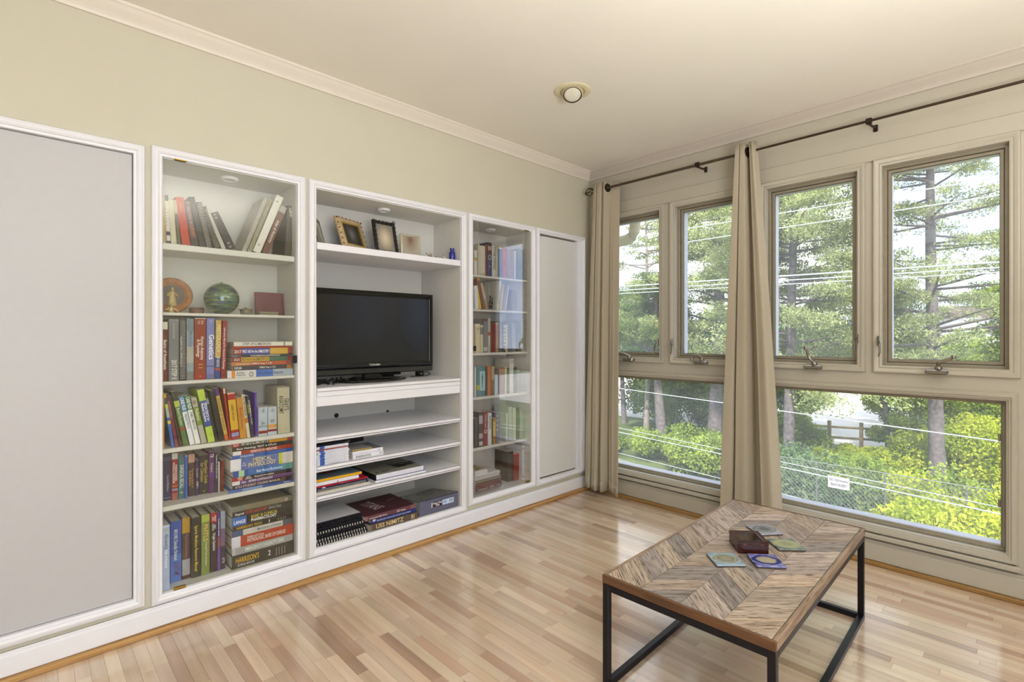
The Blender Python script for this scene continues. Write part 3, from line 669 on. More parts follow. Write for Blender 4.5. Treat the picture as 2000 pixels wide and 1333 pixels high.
stand('small pale blue boxed card set with an orange band, right of the two', z, X, 523.6, 541, 523.6, 796, 'BDC6D0', [(.62, .76, 'D29A4C'), (.80, .88, '8C2422')], [('PHYSIOLOGY\nCARDS', '5A6470', .06, .2, .1, .9), ('CLINICAL\nREVIEW', '3A4450', .44, .58, .1, .9)], d=.09, group='pale boxed card sets')
S4('very thick cream classic anatomy volume at the right end', z, X, 543, 567, 541.5, 757.5, 'BFB89E', [(.0, .02, '9C937A')], [("GRAY'S\nANATOMY", '1E1C18', .18, .58, .08, .92)])

# --- fifth shelf
z = SH1[4]; GE = 'textbooks standing on the fifth shelf of the left bookcase'
def S5(lab, bl, br, tv, vb, sp, ba=(), ti=(), tl=None, **k): return stand(lab, z, 0, bl, br, bl if tl is None else tl, tv, sp, ba, ti, vb=vb, d=.14, group=GE, **k)
S5('navy blue hardback at the left end of the fifth shelf', 319.5, 335, 890.5, 979.5, '2A2A5C', [(.04, .13, '4A4E74'), (.94, .955, '9AA0B0')], [('Internal Medicine', 'A8A8C0', .45, .8, .4, .7)], soft=False)
S5('red physical diagnosis book with a white head', 335.8, 348, 887, 978.5, '93282A', [(0, .125, 'DAD8D2'), (.69, .71, 'CF8A3C'), (.76, .80, '8C94C0'), (.85, 1, 'A85C5C')], [('EVIDENCE BASED\nPHYSICAL DIAGNOSIS', W, .2, .64, .1, .85)])
S5('teal surgical recall book', 348.8, 361, 891, 976, '3A7478', [], [('SURGICAL RECALL', 'DCE8DC', .22, .76, .2, .85), ('6', W, .84, .88, .3, .7)])
S5('thin bright blue book between the teal and brown ones', 361.6, 367, 890, 975, '3458BC', [(0, .05, '6C8CD8')])
S5('dark brown pocket book with a peach head label', 367.8, 381, 889, 971, '3C2A28', [(0, .2, 'C9A08C')], [('The Intern Book of\nAcute Medicine', 'C99A4C', .34, .8, .1, .8)])
S5('narrow dark purple step one paperback', 382, 388.8, 899, 969, '3E2C5A', [(0, .04, '6A5A80')], [('STEP 1', W, .62, .8), ('Review', 'A8A0B8', .25, .5)])
S5('thick black nutrition guide with gold lettering', 389.4, 407.5, 891, 967, '2A2630', [(0, .02, '4C4652')], [('Nutrition Guide\nfor Clinicians', 'B8A43E', .14, .74, .1, .9), ('PCRM', 'B8A43E', .9, .96, .3, .7)])
S5('plum purple book beside the nutrition guide', 408.2, 419.6, 884, 964.5, '5C2C64', [(.52, .6, '6A2A8A')], [('Emergency', 'C9B8CC', .28, .5), ('TB', W, .05, .14, .2, .8)])
S5('dark slate book with small white lettering', 420.2, 426.4, 885, 963, '2C303E', [], [('Handbook of Clinical Care', 'C8CCD2', .05, .65)])
S5('thin white booklet in front of the red book', 427, 429.6, 903, 963, 'D8D6D0')
S5('dark red leaning book, right end of the standing row', 430.2, 436.6, 901, 961, '7E2018', tl=432.5)
GS5 = 'textbooks stacked flat on the fifth shelf of the left bookcase'
stack(z, -.024, [
 ('blue marbled thin book, lowest of its stack and jutting left', 445.5, 573, 5.5, '4A6CB0', [(.2, .5, '7C98C8'), (.5, 1, '3A5492')], [('Saunders', W, .84, .93)], dict(d=.2, dx=.004)),
 ('dark purple student course manual with a bronze seal', 454, 570, 8.2, '35284E', [(.64, 1, '34282A')], [('ATLS STUDENT COURSE MANUAL', 'D8C8B4', .04, .8), ('O', 'A8702C', .81, .87, .05, .95)]),
 ('purple and white pathology review book', 453.6, 570, 7.6, '5E3A80', [(0, .12, 'DEDCD8'), (.4, 1, '6E4C74')], [('REVIEW of PATHOLOGY', W, .26, .66), ('Edition', W, .15, .22)]),
 ('thin dark general principles book with a red head', 453.8, 570, 7.6, '2E2430', [(0, .18, '9C1C24')], [('General Principles', W, .35, .68), ('FIRST\nAID', W, .08, .17, .1, .9), ('BASIC\nSCIENCES', W, .2, .31, .1, .9)]),
 ('blue biochemistry book fading to teal with a pale green square', 455, 571, 12.5, '3A6CB2', [(0, .09, '2A4C98'), (.09, .18, 'A8CFA0'), (.18, .24, '2A4C98'), (.8, 1, '5A8E92')], [('Basic Medical Biochemistry', 'D8E8F0', .38, .82)]),
 ('thick blue medical physiology textbook with a lime band', 450, 572, 23.5, '5A6EA8', [(0, .16, 'E2E0E6'), (.76, .82, 'C2C43A'), (.82, 1, 'CFC8C0')], [('MEDICAL\nPHYSIOLOGY', 'E6D48A', .27, .71, .15, .9), ('Boron\nBoulpaep', 'C8CCE0', .18, .24, .2, .8)]),
 ('thin royal blue paperback above the physiology textbook', 453.4, 571, 7.3, '2E5CA8', [], [('THE HOUSE OFFICER', 'C8DCEC', .12, .34)]),
 ('red genetics in medicine book with a white head', 455, 571, 8, '9E3A22', [(0, .13, 'E0DEDC')], [('GENETICS IN MEDICINE', W, .28, .72)]),
 ('black basic histology text and atlas', 453.4, 571, 8.4, '2C2826', [], [('Basic Histology TEXT & ATLAS', W, .07, .72)]),
 ('topmost exam guide of its stack, black with a yellow panel', 452, 571, 7.6, '2A2E2C', [(0, .14, 'A3242A'), (.6, .91, 'C48E24'), (.91, 1, '8E2A28')], [('FIRST AID for the USMLE STEP 2 CK', W, .15, .59), ('Seventh\nEdition', W, .03, .11)]),
], GS5)

# --- bottom shelf
z = ZB+.002; GF = 'large textbooks standing at the bottom of the left bookcase'
def S6(lab, bl, br, tv, vb, sp, ba=(), ti=(), **k): return stand(lab, z, 0, bl, br, bl, tv, sp, ba, ti, vb=vb, d=.14, group=GF, soft=False, **k)
S6('pale blue anatomy atlas at the left end of the bottom shelf', 317.4, 332, 1028.5, 1156, 'AEBBDC', [(0, .03, 'C9D2E8')], [("Grant's", '4A2C3C', .14, .36, .3, .75), ('Atlas of Anatomy', 'FFFFFF', .38, .66, .25, .75), ('=', 'C9B050', .05, .1, .3, .6)])
S6('royal blue clinically oriented anatomy textbook', 332.8, 354.6, 1021, 1141, '2A56A6', [(.55, 1, '4676C0')], [('MOORE Clinically Oriented', W, .14, .64, .25, .7), ('ANATOMY', '7A2C44', .68, .9, .3, .8)])
S6('brown book with a gold head and a silver foot', 355.8, 371.6, 1014, 1133.5, '4A3A40', [(0, .25, 'B98E2C'), (.68, .94, 'A8A6AA'), (.94, 1, '4A2A24')], [('Physical Examination', '9A6A44', .27, .65, .3, .8)])
S6('thick black sports medicine manual with yellow lettering', 374, 391.8, 1012, 1131, '2A2628', [(.0, .015, '6A6664')], [('Sports Medicine Resource Manual', 'E0CC2C', .15, .9, .3, .75)])
S6('olive green trauma life support manual', 393.6, 410, 1008, 1125.5, '7E8C44', [(0, .12, 'A9B44C')], [('PHTLS', 'E2B85C', .16, .44, .2, .75), ('Prehospital Trauma Life Support', W, .46, .85, .45, .7)])
S6('dark organ systems book with a bright red head', 411.6, 424.4, 1004, 1119.5, '3A2630', [(0, .17, 'A5182A')], [('Organ Systems', W, .34, .64, .25, .8), ('FIRST\nAID', W, .05, .15, .2, .8), ('BASIC\nSCIENCES', W, .18, .3, .2, .8)])
S6('narrow violet book with white and red lettering', 425, 430.2, 1003, 1116.5, '4C3084', [(.42, .6, '9A4A5C'), (.6, 1, '6E4A98')], [('Treatment Guide', W, .1, .4)])
S6('lavender grey book with a mottled sky on its spine', 430.8, 440.4, 1000.5, 1113.5, '8C90A4', [(.0, .3, '9AA6B8'), (.3, .6, '7C6480'), (.6, 1, '3E2C48')], [('NETTER', 'C8C4C8', .8, .9, .3, .8)])
GS6 = 'heavy textbooks stacked flat at the bottom of the left bookcase'
stack(z, -.024, [
 ('very thick black internal medicine volume two at the very bottom', 452.5, 573.5, 26.5, '3A3632', [], [('INTERNAL MEDICINE', 'C8C4BC', .09, .35, .1, .3), ("HARRISON'S", 'E0B22C', .06, .42, .35, .78), ('2', 'F0EEE8', .57, .61, .3, .7), ('| | | |', 'A8A49A', .7, .85, .2, .8)], dict(soft=False)),
 ('grey casualty care book above the thick black volume', 453.5, 571.5, 14, 'A2A29E', [(0, .05, 'B8B8BC')], [('EMERGENCY CASUALTY CARE', 'E8E6E0', .2, .84, .25, .75)], dict(soft=False)),
 ('brick red pathologic basis of disease textbook with a white head', 452.5, 573, 22, 'AE3F22', [(0, .135, 'D8D8E0')], [('PATHOLOGIC BASIS OF DISEASE', W, .24, .86, .25, .6), ('Robbins and Cotran', W, .24, .5, .65, .85)], dict(soft=False)),
 ('pale mechanisms of disease book with slate blue ends', 453.5, 571, 11.5, 'C9C4BC', [(0, .17, '44587C'), (.83, 1, '565C64')], [('Mechanisms of Disease', '5A6470', .4, .8, .25, .75)], dict(soft=False)),
 ('black internal medicine volume one with yellow lettering', 454.5, 571, 9.5, '2E2A24', [], [("HARRISON'S", 'E0B22C', .06, .32), ('PRINCIPLES', 'B8A43A', .34, .47, .2, .8), ('1', 'F0EEE8', .58, .61), ('| | | |', 'A8A49A', .75, .88)], dict(soft=False)),
 ('black clinical pharmacology book with a blue corner panel', 453, 571, 17.5, '2E2C28', [(0, .23, '3C6EBE')], [('LANGE', 'FFFFFF', .03, .21, .2, .6), ('BASIC & CLINICAL', 'D8C03A', .3, .74, .52, .88), ('PHARMACOLOGY', 'FFFFFF', .3, .72, .14, .48)]),
 ('dark brown neuroanatomy book with red lettering', 454, 571, 10.5, '33302A', [], [('NEUROANATOMY', 'B8442E', .2, .56, .2, .85), ('Fitzgerald', W, .04, .18), ('Clinical Cases', 'A8A498', .58, .8)]),
 ('mottled grey-brown book on top of the heavy stack', 453.4, 571, 10.8, '6E6858', [(0, .2, '7C7A70'), (.2, .85, '7E765E')], [('o', 'C8C4B4', .86, .92)]),
], GS6)

# ================================================================== MEDIA UNIT CONTENT
def frame_thing(label, M, w, h, fw, th, fmat, pmat, flowers=False):
    t = thing('picture_frame', label, 'picture frame', M=M, group='picture frames on the open shelf')
    k = MB()
    k.ring(lambda a, b, hh: (hh, a, b), -w/2+fw, w/2-fw, fw, h-fw, [(0, -th/2), (0, th*.2), (fw*.25, th*.5), (fw*.8, th*.35), (fw, th*.1), (fw, -th/2)])
    k.build('frame_moulding', fmat, t, smooth=True)
    MB().box(-th/2, 0, -w/2+fw-.001, w/2-fw+.001, fw-.001, h-fw+.001).build('photograph', pmat, t)
    MB().box(-th/2-.004, -th/2-.0005, -w/2+.004, w/2-.004, .004, h-.004).build('backing', BLACK, t)
    k = MB(); k.add([(-th/2-.004, -.02, h*.6), (-th/2-.004, .02, h*.6), (-.075, .02, .002+h*.0), (-.075, -.02, .002), (-th/2-.006, -.02, h*.6+.003), (-th/2-.006, .02, h*.6+.003), (-.078, .02, .002), (-.078, -.02, .002)],
          [(0, 1, 2, 3), (4, 7, 6, 5), (0, 4, 5, 1), (1, 5, 6, 2), (2, 6, 7, 3), (3, 7, 4, 0)]); k.build('easel_leg', BLACK, t)
    if flowers:
        q = []; per = 2*(w+h)
        n = 26
        for i in range(n):
            s = per*i/n
            if s < w: q.append((-w/2+s, fw/2))
            elif s < w+h: q.append((w/2-fw/2, s-w))
            elif s < 2*w+h: q.append((w/2-(s-w-h), h-fw/2))
            else: q.append((-w/2+fw/2, h-(s-2*w-h)))
        for (a, b) in q:
            f = MB()
            for j in range(6):
                an = j*PI/3; c, s_ = math.cos(an), math.sin(an)
                r = .0165
                f.add([(.006, a, b), (.008, a+r*.5*math.cos(an-.4), b+r*.5*math.sin(an-.4)), (.007, a+r*c, b+r*s_), (.008, a+r*.5*math.cos(an+.4), b+r*.5*math.sin(an+.4)), (.0035, a+r*.6*c, b+r*.6*s_)],
                      [(0, 1, 2), (0, 2, 3), (4, 2, 1), (4, 3, 2)])
            f.lathe([(.0022, .006), (.002, .009), (0, .0095)], n=6, M=Matrix.Translation((0, a, b)) @ Matrix.Rotation(PI/2, 4, 'Y'))
            f.build('flower', fmat, t)
    return t
def picmat(name, c1, c2, c3):
    m = bpy.data.materials.new(name); m.use_nodes = True; n = m.node_tree.nodes; L = m.node_tree.links; b = n['Principled BSDF']; b.inputs['Roughness'].default_value = .12
    t = n.new('ShaderNodeTexCoord'); mp = n.new('ShaderNodeMapping'); mp.inputs['Location'].default_value = (0, 0, -1.25); mp.inputs['Scale'].default_value = (1, 19, 13)
    g = n.new('ShaderNodeTexGradient'); g.gradient_type = 'SPHERICAL'; r = n.new('ShaderNodeValToRGB')
    L.new(t.outputs['Object'], mp.inputs[0]); L.new(mp.outputs[0], g.inputs[0]); L.new(g.outputs['Fac'], r.inputs[0]); L.new(r.outputs[0], b.inputs['Base Color'])
    r.color_ramp.elements[0].color = lin(c1); r.color_ramp.elements[1].color = lin(c3); e = r.color_ramp.elements.new(.45); e.color = lin(c2); return m
z = 1.637
def lean(u, X, yaw, tilt=-.14):
    p = onx(u, 500, X); return Matrix.Translation((X, p.y, z+.001)) @ Matrix.Rotation(yaw, 4, 'Z') @ Matrix.Rotation(tilt, 4, 'Y')
GREYF = mat('8D8A7C', .35, metal=.5, name='pewter'); GOLDF = mat('C2AC84', .45, metal=.1, var=.22, scale=90, name='carved_gilt'); BLKF = mat('1E1A16', .45, name='black_enamel'); CREAMF = mat('B9B29C', .4, metal=.2, name='champagne_frame')
frame_thing('small pewter frame turned sideways at the left end of the open shelf', lean(631, -.10, .95, -.25), .125, .150, .022, .012, GREYF, picmat('pale_picture', 'B8B4A4', 'C4C0B0', 'D0CCBE'))
t = frame_thing('carved gilt frame with red notches holding a dark picture', lean(697, -.12, .40, -.34), .200, .190, .036, .018, GOLDF, picmat('dark_picture', '35332C', '4A4842', '7C7A78'))
k = MB()
for i in range(26):
    s = i/26*2*(.200+.190); w_, h_ = .200, .190
    if s < w_: a, b = -w_/2+s, .006
    elif s < w_+h_: a, b = w_/2-.006, s-w_
    elif s < 2*w_+h_: a, b = w_/2-(s-w_-h_), h_-.006
    else: a, b = -w_/2+.006, h_-(s-2*w_-h_)
    k.box(.003, .0075, a-.0035, a+.0035, b-.0035, b+.0035)
stuff(k.build('red_notches', mat('7E3230', .5), t))
MB().ring(lambda a, b, hh: (hh+.004, a, b), -.200/2+.036, .200/2-.036, .036, .154, [(0, -.004), (0, .004), (.007, .006), (.008, -.004)]).build('gilt_slip', mat('C4A85E', .3, metal=.6), t)
frame_thing('frame edged with black metal flowers around a soft portrait', lean(757, -.10, .10, -.22), .152, .195, .019, .010, BLKF, picmat('portrait', '8D8678', 'B8A890', 'D8CCB4'), flowers=True)
frame_thing('plain champagne frame with a small blurred portrait, right of the flower frame', lean(803, -.08, -.05, -.10), .128, .130, .013, .010, CREAMF, picmat('small_portrait', 'A8A292', '9A8A78', '6E5444'))
p = onx(845, 500, -.05)
t = thing('dried_sprig', 'little dried brown sprig lying on the open shelf', 'dried plant', (p.x, p.y, z))
rr_ = random.Random(5)
MB().tube([(0, -.05, .028), (0, -.02, .010), (0, .0, .004), (.0, .03, .012)], [.002, .003, .003, .001], 5).build('stem', mat('7A5A34', .7), t)
for i in range(6):
    an = rr_.uniform(.3, 2.7); l = rr_.uniform(.025, .045); q = MB(); dy, dz = math.cos(an), math.sin(an)
    q.add([(0, 0, .004), (.004, dy*l*.5-dz*.004, .004+dz*l*.5+dy*.004), (0, dy*l, .004+dz*l), (-.004, dy*l*.5+dz*.004, .004+dz*l*.5-dy*.004), (-.002, dy*l*.5, .004+dz*l*.5)], [(0, 1, 2), (0, 2, 3), (4, 2, 1), (4, 3, 2)])
    q.build('leaf', mat('A0743C', .7, var=.2), t)
p = onx(869, 504, -.045)
t = thing('glass_animal', 'tiny clear glass animal left of the blue bottle', 'figurine', (p.x, p.y, z))
CG = mat('C8C2C4', .05, var=0, spec=.9, name='clear_trinket')
MB().lathe([(0, 0), (.009, .001), (.011, .007), (.007, .013), (0, .015)], n=12).build('body', CG, t, smooth=True)
MB().tube([(0, -.004, .011), (0, -.008, .022), (0, -.012, .026)], [.004, .003, .002], 7).build('neck', CG, t, smooth=True)
MB().lathe([(0, .024), (.003, .026), (.003, .030), (0, .032)], (0, -.012, 0), 8).build('head', mat('2A2824', .3), t)
p = onx(883, 506, -.05)
t = thing('glass_bottle', 'small cobalt blue glass bottle near the right end of the open shelf', 'bottle', (p.x, p.y, z))
MB().lathe([(0, 0), (.0185, 0), (.0195, .003), (.0195, .048), (.015, .055), (.0125, .060), (.0125, .068), (.0145, .069), (.0145, .076), (.0125, .077), (.010, .077), (.010, .062), (0, .060)], n=28).build('bottle_body', mat('141C8C', .06, var=0, spec=.9, name='cobalt_glass'), t, smooth=True)

# ---- television
z = .925; X = -.17
yR = onx(845, 650, X).y; yL = yR-.80; zt = onx(845, 576, X).z; zb = .968
yc = (yR+yL)/2
t = thing('television', 'black flat-screen television on a low oval stand', 'television', (X, yc, z))
TVB = mat('0D0C0B', .12, var=0, name='gloss_black_bezel'); SCR = mat('0B0B0B', .20, var=0, spec=.7, name='matt_screen')
hw = .40; Z0, Z1 = zb-z, zt-z
MB().ring(lambda a, b, h: (h, a, b), -hw+.030, hw-.030, Z0+.062, Z1-.032, [(0, -.03), (0, .000), (.006, .006), (.022, .009), (.030, .002), (.030, -.03)]).build('bezel', TVB, t, smooth=True)
MB().box(-.012, -.003, -hw+.028, hw-.028, Z0+.060, Z1-.030).build('screen', SCR, t)
MB().box(-.09, -.012, -hw+.012, hw-.012, Z0+.03, Z1-.012, bev=.012).build('back_shell', BLACK, t)
MB().box(-.03, .006, -hw, hw, Z0-.002, Z0+.033, bev=.006).build('speaker_bar', mat('3A3A38', .25, metal=.4, name='grey_trim'), t, smooth=True)
text(t, 'TOSHIBA', -.035, .035, -.005, .005, 'D8D6D0', M=Matrix(((0, 0, 1, .0098), (1, 0, 0, 0), (0, 1, 0, Z0+.049), (0, 0, 0, 1))), name='lettering')
MB().box(-.055, -.015, -.05, .05, .01, Z0+.01, bev=.006).build('neck', mat('26251F', .15, metal=.5), t, smooth=True)
MB().lathe([(0, 0), (.205, 0), (.212, .005), (.205, .012), (.15, .017), (0, .020)], n=48, M=Matrix.Translation((-.02, 0, .0005)) @ Matrix.Scale(.58, 4, (1, 0, 0))).build('stand_base', mat('1B1B1A', .14, var=0, name='gloss_stand'), t, smooth=True)
p = onz(630, 751, z)
t = thing('remote_control', 'dark remote control at the left end of the television shelf', 'remote control', (p.x-.03, p.y-.06, z))
MB().box(-.02, .02, -.09, .09, .0005, .018, bev=.007).build('shell', mat('3A3A3C', .35), t, smooth=True)
for i in range(5): MB().lathe([(0, 0), (.004, 0), (.003, .002), (0, .002)], (0, -.06+.025*i, .018), 8).build('button', mat('8A8A88', .5), t)
p = onz(823, 735, z)
t = thing('cable_box', 'small black adapter under the right side of the television', 'adapter', (p.x-.02, p.y, z))
MB().box(-.02, .02, -.022, .022, .0005, .034, bev=.004).build('shell', BLACK, t)
MB().box(.0195, .0205, -.006, .006, .012, .018).build('label', mat('B8B4A8', .5), t)
MB().tube([(.0, .02, .02), (.02, .045, .028), (.045, .05, .012), (.05, .02, .004), (.03, -.02, .003), (.02, -.08, .003)], .0022, 6).build('lead', BLACK, t, smooth=True)
p = onz(781, 737, z)
t = thing('sensor_bar', 'flat black sensor wedge behind the right of the television stand', 'device', (-.30, -1.585, z))
MB().box(-.03, .03, -.075, .075, .02, .032, bev=.004).build('shell', BLACK, t); MB().box(-.02, .02, -.03, .03, .0005, .021, bev=.003).build('foot', BLACK, t)
pts = []
r_ = random.Random(11)
for i in range(150):
    q = i*.11; pts.append((-.14+.05*math.sin(q*1.9), -2.11+.0016*i+.022*math.sin(q*2.3), z+.018+.013*math.sin(q*3.1)))
tag(MB().tube(pts, .0035, 6).build('television_cable', BLACK, smooth=True), 'tangled black cable bundle under the left half of the television', 'cable')

# ---- white booklets (shelf under the empty one)
z = .540
A, B = onz(622, 911, z), onz(685, 902, z); y0, y1 = A.y-.01, B.y
N = 14; tt = (.6445-.020-z-.0)/N; tt = .0066
GB = 'white booklets stacked on the third shelf below the television'
for i in range(N):
    col = 'A05A54' if i == N-3 else 'DADCE4'
    lab = {0: 'lowest white booklet with bold print, bottom of the tall white stack', N-3: 'dusty red booklet near the top of the tall white stack', N-1: 'topmost booklet of the tall white stack with a dark cover'}.get(i, 'thin white booklet with a blue end, %s from the bottom of the tall stack' % ('zero first second third fourth fifth sixth seventh eighth ninth tenth eleventh twelfth thirteenth fourteenth'.split()[i+1]))
    dx = r_.uniform(-.003, .003); dy = r_.uniform(-.003, .003)
    kw = dict(boards='55565C') if i == N-1 else {}
    flat(lab, z+.0004+i*tt*1.0, -.012+dx, y0+dy, y1+dy, tt-.0005, .18, col, [(.10, .24, '4060B4')] if i != N-3 else [(.1, .2, '8A504C')], [('The Full Video Series', '3A3A44', .3, .78, .2, .7)] if i == 0 else [], group=GB, cat='booklet', name='booklet', **kw)
GW = 'books right of the white booklet stack'
p0, p1 = onx(689, 900, -.02), onx(749, 888, -.02)
flat('white book with small print, lower of the two beside the booklets', z+.0004, -.02, p0.y, p1.y, .020, .17, 'DEDDE2', [], [('BOARDING SUCCESS', '3A2A44', .1, .58, .2, .7), ('E S', '3A2A44', .88, .97, .3, .7)], group=GW)
flat('white book under the grey tablet-like cover', z+.0210, -.022, p0.y, p1.y-.002, .018, .17, 'DEDEE4', [], [('c', '8A8AA0', .84, .9)], boards='77747A', group=GW)
flat('small grey booklet with a mustard spine on the white books', z+.0395, -.03, p0.y+.003, p0.y+.115, .006, .14, 'B59A3C', boards='A3A0A0', group=GW)
flat('black hardback set back behind the small grey booklet, lower one', z+.0400, -.24, p0.y-.10, p0.y+.175, .026, .2, '1E1C1A', [], [('Biography', 'C8C4B8', .5, .72, .3, .6)], group=GW, soft=False)
flat('black hardback lying on the other black one at the back', z+.0665, -.24, p0.y-.10, p0.y+.165, .020, .2, '2A2724', group=GW, soft=False)

# ---- shelf with the yellow book
z = .395
A, B = onz(622, 967, z), onz(720, 946, z); y0, y1 = A.y-.02, B.y-.0
GY = 'magazines and notebooks under the yellow book'
zz = z+.0004
for (lab, c, th, bands, tit, e, bd) in [
 ('cream magazine at the bottom of the pile under the yellow book', 'D8D4C4', .007, [], [], .012, None),
 ('second cream magazine from the bottom with a tan edge', 'C9B48E', .004, [], [], .006, 'D8D4C8'),
 ('navy comb-bound notebook, lower of the pair', '2A2E48', .007, [], [], 0, None),
 ('navy comb-bound notebook, upper of the pair', '30365A', .007, [], [], .002, None),
 ('dark magazine with a white corner under the crimson one', '2C2A3C', .006, [(.14, .2, 'D8D8DC')], [], -.004, None),
 ('crimson magazine in the pile under the yellow book', 'A31C36', .008, [(0, .02, 'D8D0D0')], [('Trauma Care', 'D88A94', .25, .8, .2, .7)], 0, None)]:
    t = flat(lab, zz, -.03+r_.uniform(-.004, .004), y0, y1+e, th-.0005, .2, c, bands, tit, group=GY, cat='magazine', name='magazine', **(dict(boards=bd) if bd else {}))
    if 'comb' in lab:
        q = coil(t, (y1-y0)*.9, .006, WIRE, 40); q.location = (0, 0, .1)
    zz += th
flat('white book with a hole punched in its spine under the yellow book', zz, -.035, y0, y1-.05, .017, .2, 'E0E0E6', [], [('o', '3A3A3A', .5, .53)], group=GY); zz += .0175
t = flat('yellow book with a blue-grey cover on top of the magazine pile', zz, -.04, y0, y1-.03, .013, .2, 'DDA826', boards='6E848E', group=GY, soft=False)
k = MB(); k.box(-.05, .02, .0066, .0070, -.06, .02).build('cover_patch', mat('8A5248', .5, var=.3, scale=40, name='cover_art'), t)
A, B = onz(734, 943, z), onz(829, 924, z); C_ = onz(713, 920, z+.02)
GP = 'the two large books right of the magazine pile'
flat('indigo hardback under the large grey-covered book', z+.0004, -.008, A.y-.01, B.y+.012, .012, .30, 'E2E2EC', [], [], boards='3A3470', group=GP)
t = flat('large book with a grey cover and a black side spine', z+.0130, -.016, A.y+.0, B.y-.0, .026, .30, 'DCDCE8', boards='8E8E80', group=GP)
hh = (B.y-A.y)/2
MB().box(-hh-.004, -hh+.001, -.013, .013, -.15, .149).build('side_spine', mat('15130F', .4), t)
ME = Matrix(((1, 0, 0, 0), (0, 0, 1, .0), (0, -1, 0, 0), (0, 0, 0, 1)))
def covertext(t, s, a0, a1, b0, b1, col, up, rot=0):
    M = Matrix(((1, 0, 0, 0), (0, 0, 1, up), (0, -1, 0, 0), (0, 0, 0, 1))) @ Matrix.Translation(((a0+a1)/2, (b0+b1)/2, 0)) @ Matrix.Rotation(rot, 4, 'Z')
    return text(t, s, -(a1-a0)/2, (a1-a0)/2, -(b1-b0)/2, (b1-b0)/2, col, M=M, z=.0004, name='cover_lettering')
covertext(t, 'CARS OF THE CENTURY', -.10, .06, .02, .045, '4A4A40', .0134)
covertext(t, 'MT. VIEW', -.13, -.05, -.12, -.09, '2A2A24', .0134)
k = MB()
for i in range(30): k.tube([(-.0+.16*r_.random(), .0138, -.01-.10*r_.random()+.1) for _ in range(2)], .0012, 4)
stuff(k.build('cover_drawing', BLACK, t))

# ---- bottom of the media unit
z = ZB+.002
A, B = onz(624, 1069, z), onz(717, 1040, z); y0, y1 = A.y-.02, B.y
GN = 'black comb-bound notebooks at the bottom of the open unit'
zz = z+.0004
labs = ['bottom black comb-bound notebook with thick white comb', 'black comb-bound notebook second from the bottom', 'black comb-bound notebook third from the bottom', 'black comb-bound notebook fourth from the bottom', 'black comb-bound notebook fifth from the bottom', 'black comb-bound notebook just under the white covered one']
for i, lab in enumerate(labs):
    th = .017 if i in (0, 2) else .013
    t = flat(lab, zz, -.008-.006*i, y0, y1-.004*i, th, .23, '1C1B22', group=GN, cat='notebook', name='notebook', boards='26252C')
    q = coil(t, (y1-y0)*.95, th*.95, WIRE if i in (0, 1, 3) else WIREB, 19, z=.0); q.location = (0, 0, .115)
    zz += th+.0008
t = flat('comb-bound notebook with a pale cover on top of the black ones', zz, -.045, y0, y1-.02, .010, .23, '2A2A32', group=GN, cat='notebook', name='notebook', boards='CFCFD2')
q = coil(t, (y1-y0)*.9, .012, WIREB, 24, z=0); q.location = (0, 0, .115)
A, B = onz(723, 1041, z), onz(816, 1013, z)
GM = 'large hardbacks between the notebooks and the grey binder'
t1 = flat('brown hardback with big gilt ship lettering at the bottom', z+.0004, A.x-.004, A.y, B.y, .036, .27, '5E5048', [(0, .04, '7A6A5E')], [('USS NIMITZ', 'D8C48A', .12, .68, .2, .85), ('81', 'D8C48A', .86, .93, .15, .85)], group=GM, soft=False)
flat('navy hardback between the brown and maroon yearbooks', z+.0370, A.x-.014, A.y+.012, B.y-.006, .019, .26, '2C3A78', [], [('THE HEALTHY LIVING GUIDE TO BODY DEVELOPMENT', 'C8C8D8', .12, .88, .3, .7), ('*', W, .03, .1, .1, .9)], group=GM, soft=False)
t = flat('maroon yearbook with silver cover lettering on the navy book', z+.0565, A.x-.018, A.y-.02, B.y-.010, .024, .27, '69424A', [(.0, .05, '8A6468'), (.9, 1, '7E565A')], [('Community High School', W, .08, .42, .2, .6), ('2007 Volume', W, .62, .8, .2, .6)], boards='4E2A30', group=GM, soft=False)
covertext(t, 'TITANS', -.115, .03, -.03, .04, 'C8B8B4', .0125, rot=-PI/2+.2)
covertext(t, '2007', .07, .12, .02, .035, 'A89494', .0125)
A, B = onz(820, 1012, z), onz(897, 990.5, z)
y0, y1 = A.y, B.y; x1 = A.x-.006
t = thing('ring_binder', 'big grey slanted ring binder lying with its labelled spine to the room', 'binder', (x1, (y0+y1)/2, z)); hw_ = (y1-y0)/2
GB_ = mat('5E5F74', .38, name='slate_vinyl')
MB().box(-.006, 0, -hw_, hw_, .0006, .092, bev=.002).build('spine', GB_, t)
k = MB(); k.prism([(0, .086), (0, .092), (-.26, .052), (-.26, .046)], -hw_, hw_, M=Matrix(((1, 0, 0, 0), (0, 0, 1, 0), (0, 1, 0, 0), (0, 0, 0, 1)))); k.build('front_board', mat('6E6E6C', .25, name='clear_sleeve'), t)
MB().box(-.26, -.006, -hw_, hw_, .0006, .006).build('back_board', GB_, t)
k = MB(); k.prism([(-.02, .008), (-.02, .075), (-.24, .042), (-.24, .008)], -hw_+.02, hw_-.01, M=Matrix(((1, 0, 0, 0), (0, 0, 1, 0), (0, 1, 0, 0), (0, 0, 0, 1)))); k.build('page_block', PAGE, t)
k = MB(); k.box(.0004, .0012, -.055, -.048, .035, .064, m=1).box(.0004, .0012, -.048, .022, .035, .064, m=0).box(.0004, .0012, .022, .105, .035, .064, m=1)
k.build('label', [mat('3A2420', .5, var=0), mat('C4D2EE', .5, var=0)], t)
ML = Matrix(((0, 0, 1, .0014), (1, 0, 0, 0), (0, 1, 0, 0), (0, 0, 0, 1)))
